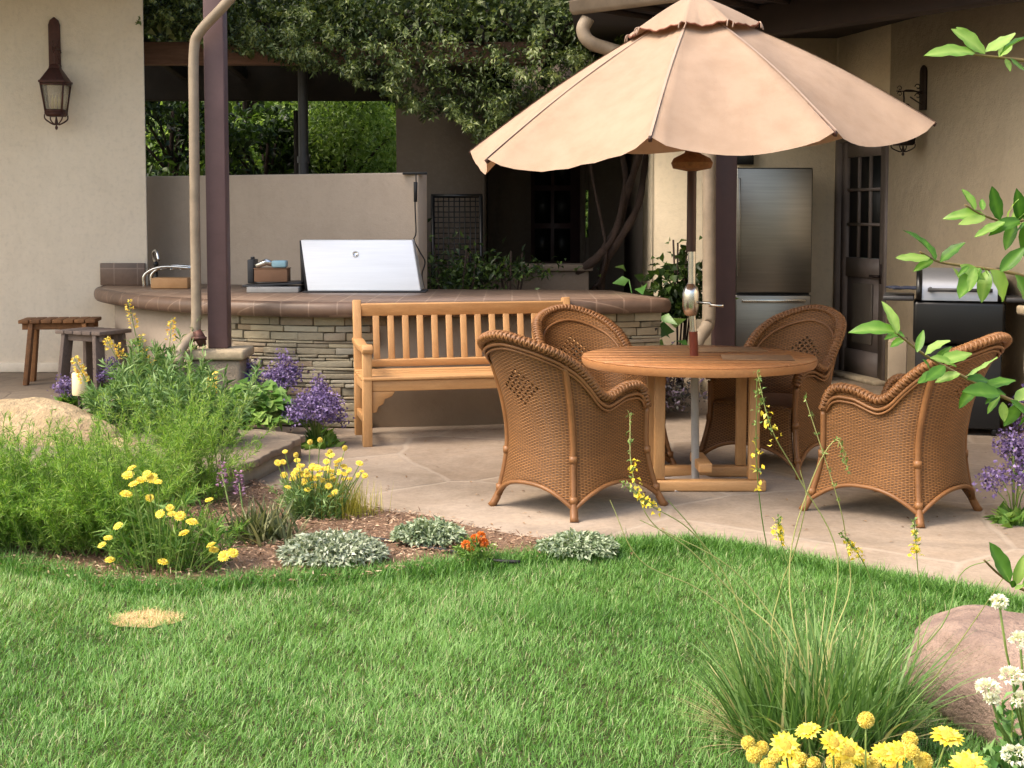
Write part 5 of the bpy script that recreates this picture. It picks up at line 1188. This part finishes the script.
# purple sea lavenders
def statice(px_, py_, z0, h, w_, label, n_=26, name='sea_lavender', nl=None):
    c = G(px_, py_, z0); t = thing(name, label, 'flowering plant', (c.x, c.y, z0)); st = MB(); fl = MB()
    for i in range(n_):
        a_ = random.uniform(0, 6.28); le = random.random() ** .5; e_ = np.array([c.x + w_ * le * math.cos(a_), c.y + w_ * le * math.sin(a_), z0 + h * (1 - .35 * le * le) * random.uniform(.75, 1.05)])
        st.tube([(c.x, c.y, z0), (c.x + (e_[0] - c.x) * .4, c.y + (e_[1] - c.y) * .4, z0 + (e_[2] - z0) * .6), e_], .003, 4); m_ = 120; P = e_ + rng.normal(size=(m_, 3)) * np.array([.03, .03, .028]); leaves(fl, P, rdir(m_, .6), rng.uniform(.014, .026, m_), .016)
    st.build('stem', m_stem, t); fl.build('flower', m_lav, t)
    m_ = 160; P = np.array([c.x, c.y, z0]) + rng.normal(size=(m_, 3)) * np.array([w_ * .3, w_ * .3, .0]); leaves(MB(), P, rdir(m_, .5) * np.array([1, 1, .8]) + np.array([0, 0, .3]), rng.uniform(.06, .13, m_), rng.uniform(.03, .05, m_)).build('foliage', m_green2, t); return t
statice(316, 448, .0, .33, .17, 'mound of purple sea lavender at the corner of the flagstone step', 34)
statice(322, 442, .0, .42, .04, 'single taller purple sea lavender spire behind the mound', 5)
statice(283, 415, .15, .40, .09, 'purple sea lavender head held above the round leaves by the pedestal', 12)
statice(248, 412, .15, .34, .08, 'paler purple sea lavender right beside the stone pedestal', 10)
statice(68, 408, .15, .22, .05, 'thin purple flowers under the stools left of the path light', 3)
statice(110, 395, .15, .26, .06, 'small purple flowers below the grey stool right of the path light', 4)
statice(1014, 525, .0, .40, .13, 'mauve sea lavender at the right edge beside the last chair', 12)
statice(1030, 480, .0, .5, .12, 'taller mauve lavender cut by the right edge of the photo', 10)
c = G(254, 424, .15); t = thing('round_leaf_geranium', 'mound of round green leaves below the purple flowers', 'plant', (c.x, c.y, .15)); n = 420
a_ = rng.uniform(0, 6.28, n); rr_ = np.sqrt(rng.random(n)); P = np.stack([c.x + .29 * rr_ * np.cos(a_), c.y + .20 * rr_ * np.sin(a_), .17 + .26 * (1 - rr_ ** 2) * rng.uniform(.4, 1, n)], 1); D = np.stack([np.cos(a_), np.sin(a_) - .3, rng.uniform(-.3, .3, n)], 1)
leaves(MB(), P, D, rng.uniform(.05, .10, n), rng.uniform(.05, .10, n), fold=.1, N=np.tile([0, -.5, 1.0], (n, 1)) + rng.normal(size=(n, 3)) * .35).build('foliage', m_green2, t)
mb = MB(); 
for i in range(0, n, 6): mb.tube([(c.x, c.y, .15), tuple(P[i])], .003, 4)
mb.build('stem', m_stem, t)
# sunny yellow daisies
def daisies(label, base, heads, n_st, h, sp_, Lf=.07, Wf=.009, mat=m_green2, sz=.05, z0=0.0, me=None, grp=None, lean=.6):
    c = G(*base); t, _ = spray_plant('daisy_plant', label, 'flowering plant', (c.x, c.y), n_st, h, sp_, 34, Lf, Wf, mat, lean, grp, .1, .0, .0025, z0=z0)
    sm = MB()
    for hx, hy, hY, s_, kind_ in heads:
        e_ = AT(hx, hy, c.y + hY); b0_ = Vector((c.x + (e_.x - c.x) * .5, c.y + hY * .5, z0)); pth = catmull([b0_, b0_.lerp(e_, .5) + Vector((random.uniform(-.01, .01), 0, .01)), e_ - Vector((0, 0, .004))], 4); sm.tube(pth, .0022, 5)
        head(me_button if kind_ else me_daisy, t, e_, s_, .35)
    sm.build('flower_stem', m_stem, t); return t
h1 = [(x_, y_, random.uniform(-.3, -.08), random.uniform(.036, .056), 0) for x_, y_ in [(132, 468), (152, 478), (134, 484), (150, 498), (118, 526), (160, 514), (172, 514), (184, 533), (102, 545), (110, 560), (163, 562), (164, 579), (209, 500), (211, 545), (224, 556), (233, 553), (141, 480), (128, 475), (180, 516), (147, 474), (126, 494), (192, 522), (214, 550), (108, 538), (170, 508), (158, 482)]]
daisies('loose yellow daisy plant at the lawn edge in front of the feathery shrub', (165, 572), h1, 50, .32, (.22, .1))
h2 = [(rng.normal(313, 20), rng.normal(472, 9), random.uniform(-.1, .1), random.uniform(.028, .042), 0) for _ in range(62)] + [(rng.uniform(335, 362), rng.uniform(458, 486), random.uniform(-.1, .1), .026, 0) for _ in range(12)] + [(x_, y_, 0, .03, 1) for x_, y_ in [(296, 455), (310, 442), (320, 440), (330, 452), (345, 448)]]
daisies('compact clump of small yellow daisies on thin stems beside the flagstone step', (312, 520), h2, 60, .24, (.14, .08), .05, .006, m_lance)
n = 500; c = G(345, 518); mb = blades(MB(), np.stack([c.x + rng.normal(size=n) * .07, c.y + rng.normal(size=n) * .05, np.zeros(n)], 1), rng.uniform(0, 6.28, n), rng.uniform(0, .4, n), rng.uniform(0, .3, n), rng.uniform(.1, .24, n), rng.uniform(.002, .004, n), 3)
t = tag(mb.build('straw_stems', leafM('yellow_straw', [(0, S(150, 150, 60)), (1, S(206, 196, 90))], .3)), 'tuft of yellowing thin stems right of the compact yellow daisies', 'plant')
# dark rosette with pink spikes
c = G(262, 543); t = thing('bugle_plant', 'dark variegated rosette plant with two mauve spikes in the mulch', 'flowering plant', (c.x, c.y, 0)); n = 260
mb = MB(); blades(mb, np.stack([c.x + rng.normal(size=n) * .07, c.y + rng.normal(size=n) * .05, np.full(n, .01)], 1), rng.uniform(0, 6.28, n), rng.uniform(.1, .9, n), rng.uniform(.2, .8, n), rng.uniform(.12, .24, n), rng.uniform(.012, .02, n), 4); mb.build('foliage', leafM('bronze_green', [(0, S(62, 70, 44)), (.5, S(98, 108, 70)), (1, S(156, 156, 116))], .2, .6), t)
for x_, y_ in ((222, 474), (239, 483)):
    e_ = AT(x_, y_, c.y + .05); mb = MB(); mb.tube([(c.x + (e_.x - c.x) * .6, c.y, 0), e_], .004, 5); st = mb.build('flower_stalk', m_stem, t); mb = MB(); spike(mb, e_ - Vector((0, 0, .06)), (0, 0, 1), .12, .03, 60, .018); mb.build('flower', m_mauve, st)
# silver mounds
def silver(px_, py_, w_, h, label, n=900, mat=m_silver):
    c = G(px_, py_, .016); t = thing('silver_mound', label, 'plant', (c.x, c.y, .016), 0, 'silvery mounds in the mulch'); a_ = rng.uniform(0, 6.28, n); rr_ = np.sqrt(rng.random(n))
    hh = h * np.sqrt(1 - rr_ ** 2 * .9) * (1 + .25 * vnoise(rr_ * np.cos(a_), rr_ * np.sin(a_), int(px_), 6)); P = np.stack([c.x + w_ * rr_ * np.cos(a_), c.y + w_ * .8 * rr_ * np.sin(a_), .016 + hh * rng.uniform(.55, 1.05, n)], 1)
    D = np.stack([np.cos(a_) * rr_, np.sin(a_) * rr_ - .2, .5 + rng.normal(size=n) * .5], 1) + rng.normal(size=(n, 3)) * .4
    leaves(MB(), P, D, rng.uniform(.018, .034, n), rng.uniform(.010, .017, n), droop=.4).build('foliage', mat, t)
    mb = MB()
    for i in range(0, n, 14): mb.tube([(c.x + (P[i, 0] - c.x) * .3, c.y + (P[i, 1] - c.y) * .3, .01), tuple(P[i])], .002, 4)
    mb.build('stem', m_stem, t); return t
silver(333, 562, .225, .115, 'largest silvery leaved mound, below the compact yellow daisies', 2600)
silver(429, 543, .16, .09, 'silvery green mound between the biggest mound and the orange flowers', 1600, leafM('silver_green', [(0, S(96, 116, 84)), (.5, S(140, 156, 124)), (1, S(192, 202, 176))], .2, .7))
silver(577, 554, .17, .08, 'low silvery mound at the patio edge right of the orange flowers', 1500, leafM('silver_green_b', [(0, S(96, 116, 84)), (.5, S(140, 156, 124)), (1, S(192, 202, 176))], .2, .7))
# marigold
c = G(476, 566); t, _ = spray_plant('marigold_plant', 'small marigold with orange blooms at the lawn edge', 'flowering plant', (c.x, c.y), 26, .12, (.05, .04), 22, .03, .007, m_green2, .7, None, z0=.01)
for i, (x_, y_) in enumerate(((466, 545), (475, 539), (484, 543), (472, 549), (481, 536))):
    e_ = AT(x_, y_, c.y); mb = MB(); n = 70; d_ = rdir(n, .3); leaves(mb, np.array(e_) + d_ * .008, d_, .016, .014); mb.build('flower', m_org, t)
# drip hose
mb = MB(); mb.tube(catmull([G(x_, y_, .03) for x_, y_ in ((372, 538), (392, 541), (420, 546), (455, 552), (490, 560), (520, 562))], 5), .008, 8); tag(mb.build('drip_hose', m_blackp, smooth=True), 'thin black irrigation hose lying on the mulch', 'hose')

# ---- foreground right: ornamental grass, stalks, boulder, daisies, white flowers, shrub
c = G(818, 740); t = thing('ornamental_grass', 'big clump of arching blue green grass with tall wispy flower stalks', 'ornamental grass', (c.x, c.y, 0)); n = 950
a_ = rng.uniform(0, 6.28, n); rr_ = np.sqrt(rng.random(n)) * .19
P = np.stack([c.x + 1.25 * rr_ * np.cos(a_), c.y + rr_ * np.sin(a_), np.zeros(n)], 1)
az = a_ + rng.normal(size=n) * .7; Lb = rng.uniform(.16, .44, n)
mb = blades(MB(), P, az, np.abs(rng.normal(size=n)) * .32, rng.uniform(.0, 1.1, n), Lb, rng.uniform(.006, .012, n), 6, np.where(rng.random(n) < .06, .97, rng.uniform(0, .8, n)))
mb.build('foliage', leafM('blue_grass', [(0, S(68, 104, 48)), (.4, S(100, 136, 72)), (.8, S(142, 172, 108)), (.96, S(190, 182, 132))], .3, .45), t)
n = 260; a_ = rng.uniform(0, 6.28, n); P = np.stack([c.x - .02 + .18 * np.cos(a_), c.y + .14 * np.sin(a_), np.zeros(n)], 1)
blades(MB(), P, a_ + rng.normal(size=n) * .4, rng.uniform(.7, 1.2, n), rng.uniform(.3, .6, n), rng.uniform(.14, .32, n), rng.uniform(.003, .005, n), 4).build('dry_foliage', leafM('dry_blades', [(0, S(176, 152, 112)), (.6, S(200, 184, 140)), (1, S(130, 140, 90))], .2, .6), t)
m_straw = leafM('straw_stalk', [(0, S(140, 150, 84)), (1, S(178, 178, 116))], .15, .6)
stalks = [  # px path from base to tip, depth offset, flowers?
    ([(800, 650), (790, 560), (812, 480), (836, 440), (848, 470)], .0, 1, m_straw), ([(820, 680), (838, 560), (800, 480), (772, 430), (757, 372)], -.1, 2, m_straw), ([(780, 640), (740, 600), (690, 550), (650, 520), (632, 470), (630, 415)], .1, 2, m_straw),
    ([(760, 660), (728, 580), (690, 530), (650, 505), (622, 482)], .0, 3, m_straw), ([(830, 650), (850, 590), (846, 540), (838, 500), (805, 398)], .05, 1, m_straw), ([(900, 690), (920, 620), (917, 560), (914, 520)], .1, 3, m_stem),
    ([(800, 660), (760, 600), (720, 560), (640, 520)], -.05, 0, m_straw), ([(775, 650), (780, 590), (795, 550), (806, 500), (800, 470)], .1, 0, m_straw), ([(870, 640), (872, 590), (862, 560), (842, 535)], .0, 3, m_stem),
    ([(770, 690), (725, 600), (700, 540), (668, 500)], .05, 0, m_stem), ([(815, 640), (785, 555), (778, 520)], .05, 3, m_stem), ([(930, 640), (960, 575), (990, 560)], .0, 0, m_stem), ([(890, 720), (925, 690), (975, 620), (1005, 575)], -.1, 0, m_straw),
    ([(812, 700), (800, 640), (770, 560), (757, 470), (757, 378)], .02, 2, m_stem), ([(800, 700), (760, 640), (700, 590), (640, 560), (610, 500)], .02, 0, m_straw)]
for pts, dY, fl, mt in stalks:
    Yc = c.y + dY; b0_ = Vector((c.x + random.uniform(-.08, .08), Yc, 0.02)); pth = catmull([b0_] + [AT(x_, y_, Yc + .05 * math.sin(i * 1.3)) for i, (x_, y_) in enumerate(pts)], 6)
    mb = MB(); mb.tube(pth, np.linspace(.0026, .0012, len(pth)), 5, cap=False); st = mb.build('flower_stalk', mt, t)
    if fl:
        q = np.array(pth); k0 = int(len(q) * .8); mb = MB(); d_ = q[-1] - q[k0]; n = 44; i_ = rng.integers(k0, len(q), n); leaves(mb, q[i_] + rng.normal(size=(n, 3)) * .003, rdir(n, .4), rng.uniform(.008, .017, n), .006); mb.build('bud', m_stem, st)
        if fl >= 2:
            mb = MB(); n = 34 if fl == 3 else 16; kk = rng.integers(max(0, k0 - 1), min(len(q), k0 + 3), n); leaves(mb, q[kk] + rng.normal(size=(n, 3)) * .007, rdir(n), .017, .011); mb.build('flower', m_yel, st)
b = blob('boulder', G(1036, 735) + Vector((.15, .02, .03)), (.30, .60, .225), m_boulder_r, seed=11, rough=.09); tag(b, 'large reddish boulder at the lower right corner beside the grass clump', 'boulder')
b.rotation_euler = (R(6), R(4), R(25))
h3 = []
for x_, y_, s_, kd in [(785, 746, 28, 0), (808, 731, 26, 0), (833, 743, 27, 0), (848, 752, 30, 0), (866, 720, 17, 1), (860, 757, 22, 0), (884, 754, 26, 0), (899, 752, 26, 0), (947, 737, 32, 0), (968, 766, 34, 0), (748, 743, 15, 1), (754, 755, 17, 1), (762, 748, 15, 1), (775, 756, 14, 1), (800, 760, 17, 1), (814, 764, 15, 1), (834, 762, 17, 1), (910, 740, 17, 1), (923, 762, 20, 1), (912, 752, 16, 1), (872, 766, 18, 1), (848, 770, 16, 1), (768, 766, 16, 1), (790, 770, 22, 0), (895, 768, 20, 0), (945, 776, 18, 1)]:
    h3.append((x_, y_, random.uniform(-.08, .1), s_ / 440, kd))
c = G(850, 880); daisies('yellow blanket daisies and seed heads along the bottom edge', (850, 905), h3, 60, .2, (.28, .1), .08, .014, m_green2, lean=.7)
# white flowering shrub at right edge
c = (1.29, 3.35); t, tp_ = spray_plant('white_flower_shrub', 'white clustered flowers with dark leaves at the right edge of the boulder', 'flowering shrub', c, 22, .36, (.08, .08), 20, .045, .02, m_broad, .5, None, z0=.0, stem_r=.004)
sm = MB()
for i, (x_, y_, s_) in enumerate(((988, 688, .035), (1012, 676, .035), (1020, 640, .03), (999, 602, .02), (1022, 700, .03), (1016, 755, .045), (1040, 660, .05), (1044, 720, .05), (992, 700, .015))):
    e_ = np.array(AT(x_, y_, 3.2)); sm.tube([(c[0], c[1], .1), tuple(e_ - np.array([0, 0, .05]) + (np.array([c[0], c[1], .2]) - e_) * .2), tuple(e_)], .003, 5); mb = MB(); n = 90; d_ = rdir(n, .5); leaves(mb, e_ + d_ * s_ * .5 * np.array([1.1, 1, .6]), d_ + np.array([0, -.3, .3]), .014, .011); mb.build('flower', m_white, t)
sm.build('flower_stem', m_stem, t)
# leafy shrub reaching in from the right
YS = 2.3
t = thing('leafy_shrub', 'light green leafy branches reaching in from the right edge', 'shrub', (1.15, YS, 0))
m_shrub = leafM('shrub_leaf', [(0, S(56, 98, 34)), (.5, S(98, 144, 54)), (1, S(160, 190, 104))], .45, .4)
def bigleaf(mb, base, tip, w_, nrm, var):
    base = np.array(base); tip = np.array(tip); D = tip - base; L_ = np.linalg.norm(D); D /= L_; Sd = unit(np.cross(D, nrm)); N = np.cross(Sd, D); k = 9; V = []
    cup = random.uniform(.05, .6); dr_ = random.uniform(-.2, .38)
    for i in range(k):
        f = i / (k - 1); hw_ = w_ / 2 * math.sin(math.pi * f ** .85) ** .75 if 0 < i < k - 1 else .0008; ctr = base + D * L_ * f - N * L_ * dr_ * f * f
        wv = .05 * w_ * math.sin(i * 2.2)
        for s in (-1, -.5, 0, .5, 1): V.append(ctr + Sd * hw_ * s + N * (hw_ * abs(s) * cup + wv * s))
    var = np.clip(np.tile([var - .12, var - .04, var + .25, var + .02, var - .08], k) + rng.normal(size=5 * k) * .05, 0, 1)
    mb.raw(V, np.array([(5 * i + j, 5 * i + j + 1, 5 * i + j + 6, 5 * i + j + 5) for i in range(k - 1) for j in range(4)]), var)
branches = [
    ([(1110, 75), (1060, 66), (1020, 60), (985, 56), (950, 50)], [((1000, 56), (1022, 30)), ((985, 54), (955, 26)), ((975, 53), (930, 45)), ((1010, 58), (1024, 74)), ((985, 52), (1016, 38)), ((1030, 60), (1050, 40)), ((1040, 62), (1060, 85))]),
    ([(1110, 300), (1060, 290), (1020, 275), (980, 268), (940, 262), (920, 252)], [((930, 258), (895, 258)), ((935, 260), (915, 225)), ((940, 262), (962, 240)), ((975, 268), (968, 292)), ((990, 270), (1012, 300)), ((980, 268), (960, 300)), ((1000, 272), (1024, 250)), ((1015, 275), (1030, 305)), ((960, 265), (985, 280))]),
    ([(1110, 190), (1070, 200), (1040, 215), (1010, 222), (985, 216), (965, 205)], [((985, 216), (945, 212)), ((975, 210), (962, 188)), ((1000, 220), (990, 186)), ((1005, 222), (975, 240)), ((1015, 222), (1005, 250)), ((1020, 220), (1018, 190)), ((1030, 218), (1012, 236)), ((1035, 216), (1024, 262)), ((1010, 222), (1040, 200)), ((1020, 221), (992, 228))]),
    ([(1110, 440), (1060, 420), (1010, 400), (960, 375), (925, 355), (895, 332)], [((895, 332), (855, 322)), ((897, 334), (888, 300)), ((905, 340), (888, 345)), ((925, 355), (947, 338)), ((930, 358), (958, 362)), ((945, 366), (925, 382)), ((965, 377), (1000, 362)), ((980, 386), (955, 405)), ((985, 388), (1015, 375)), ((1000, 396), (985, 412)), ((1010, 400), (1024, 418)), ((1015, 402), (1040, 385)), ((960, 374), (935, 378)), ((940, 362), (972, 350)), ((1000, 394), (962, 392)), ((1020, 404), (1005, 425))]),
    ([(1100, 620), (1060, 600), (1024, 590), (1000, 575), (984, 560)], [((1010, 582), (988, 542)), ((1015, 585), (1024, 556)), ((1020, 588), (1040, 570)), ((1010, 582), (1005, 570))])]
root = Vector((1.3, YS + .05, 0)); trunk_pts = [root, Vector((1.22, YS, .6)), Vector((1.16, YS, 1.1)), Vector((1.14, YS, 1.7)), Vector((1.1, YS, 2.0))]
mb = MB(); tp = catmull(trunk_pts, 6); mb.tube(tp, np.linspace(.016, .007, len(tp)), 8); mb.build('trunk', m_bark, t, smooth=True)
m_twig = M('twig', S(132, 112, 66), S(108, 92, 56), 9, .7, .2)
for bi, (pts, lv) in enumerate(branches):
    Y0 = YS + (-.1, .05, .15, -.05, .1)[bi]; pw = [AT(x_, y_, Y0 + .03 * i) for i, (x_, y_) in enumerate(pts[::-1])][::-1]
    st0 = min(tp, key=lambda q: abs(q[2] - (pw[0].z - .15))); pth = catmull([st0] + pw, 6); mb = MB(); mb.tube(pth, np.linspace(.005, .0016, len(pth)), 6); br = mb.build('branch', m_twig, t, smooth=True)
    ex = []
    for (a_, b__) in lv:
        jx, jy = random.uniform(-16, 16), random.uniform(-14, 14); ex.append((a_, b__))
        if random.random() < .75: ex.append(((a_[0] + jx * .5, a_[1] + jy * .2), (a_[0] + (b__[0] - a_[0]) * .65 + jx, a_[1] + (b__[1] - a_[1]) * .65 + jy)))
    for (a_, b__) in ex:
        mb = MB(); dpt = Y0 + random.uniform(-.03, .03); p_, q_ = AT(*a_, dpt), AT(*b__, dpt + random.uniform(-.03, .02))
        bigleaf(mb, p_, q_, (q_ - p_).length * random.uniform(.34, .50), np.array([random.uniform(-.4, .4), -random.uniform(.3, 1.0), random.uniform(.5, 1.2)]), random.random()); mb.build('leaf', m_shrub, br, smooth=True)
# dry leaves scattered on the patio
n = 170; P = np.stack([rng.uniform(-1.1, 3.4, n), rng.uniform(6.0, 9.6, n), np.full(n, .016)], 1); D = rng.normal(size=(n, 3)); D[:, 2] = .05
o = kind(leaves(MB(), P, D, rng.uniform(.02, .045, n), rng.uniform(.008, .014, n), fold=.1, N=np.tile([0, 0, 1.0], (n, 1))).build('leaf_litter', leafM('dry_leaf', [(0, S(92, 68, 48)), (1, S(150, 118, 84))], 0, .9)), 'stuff'); o['label'] = 'dry leaf litter scattered over the flagstones'
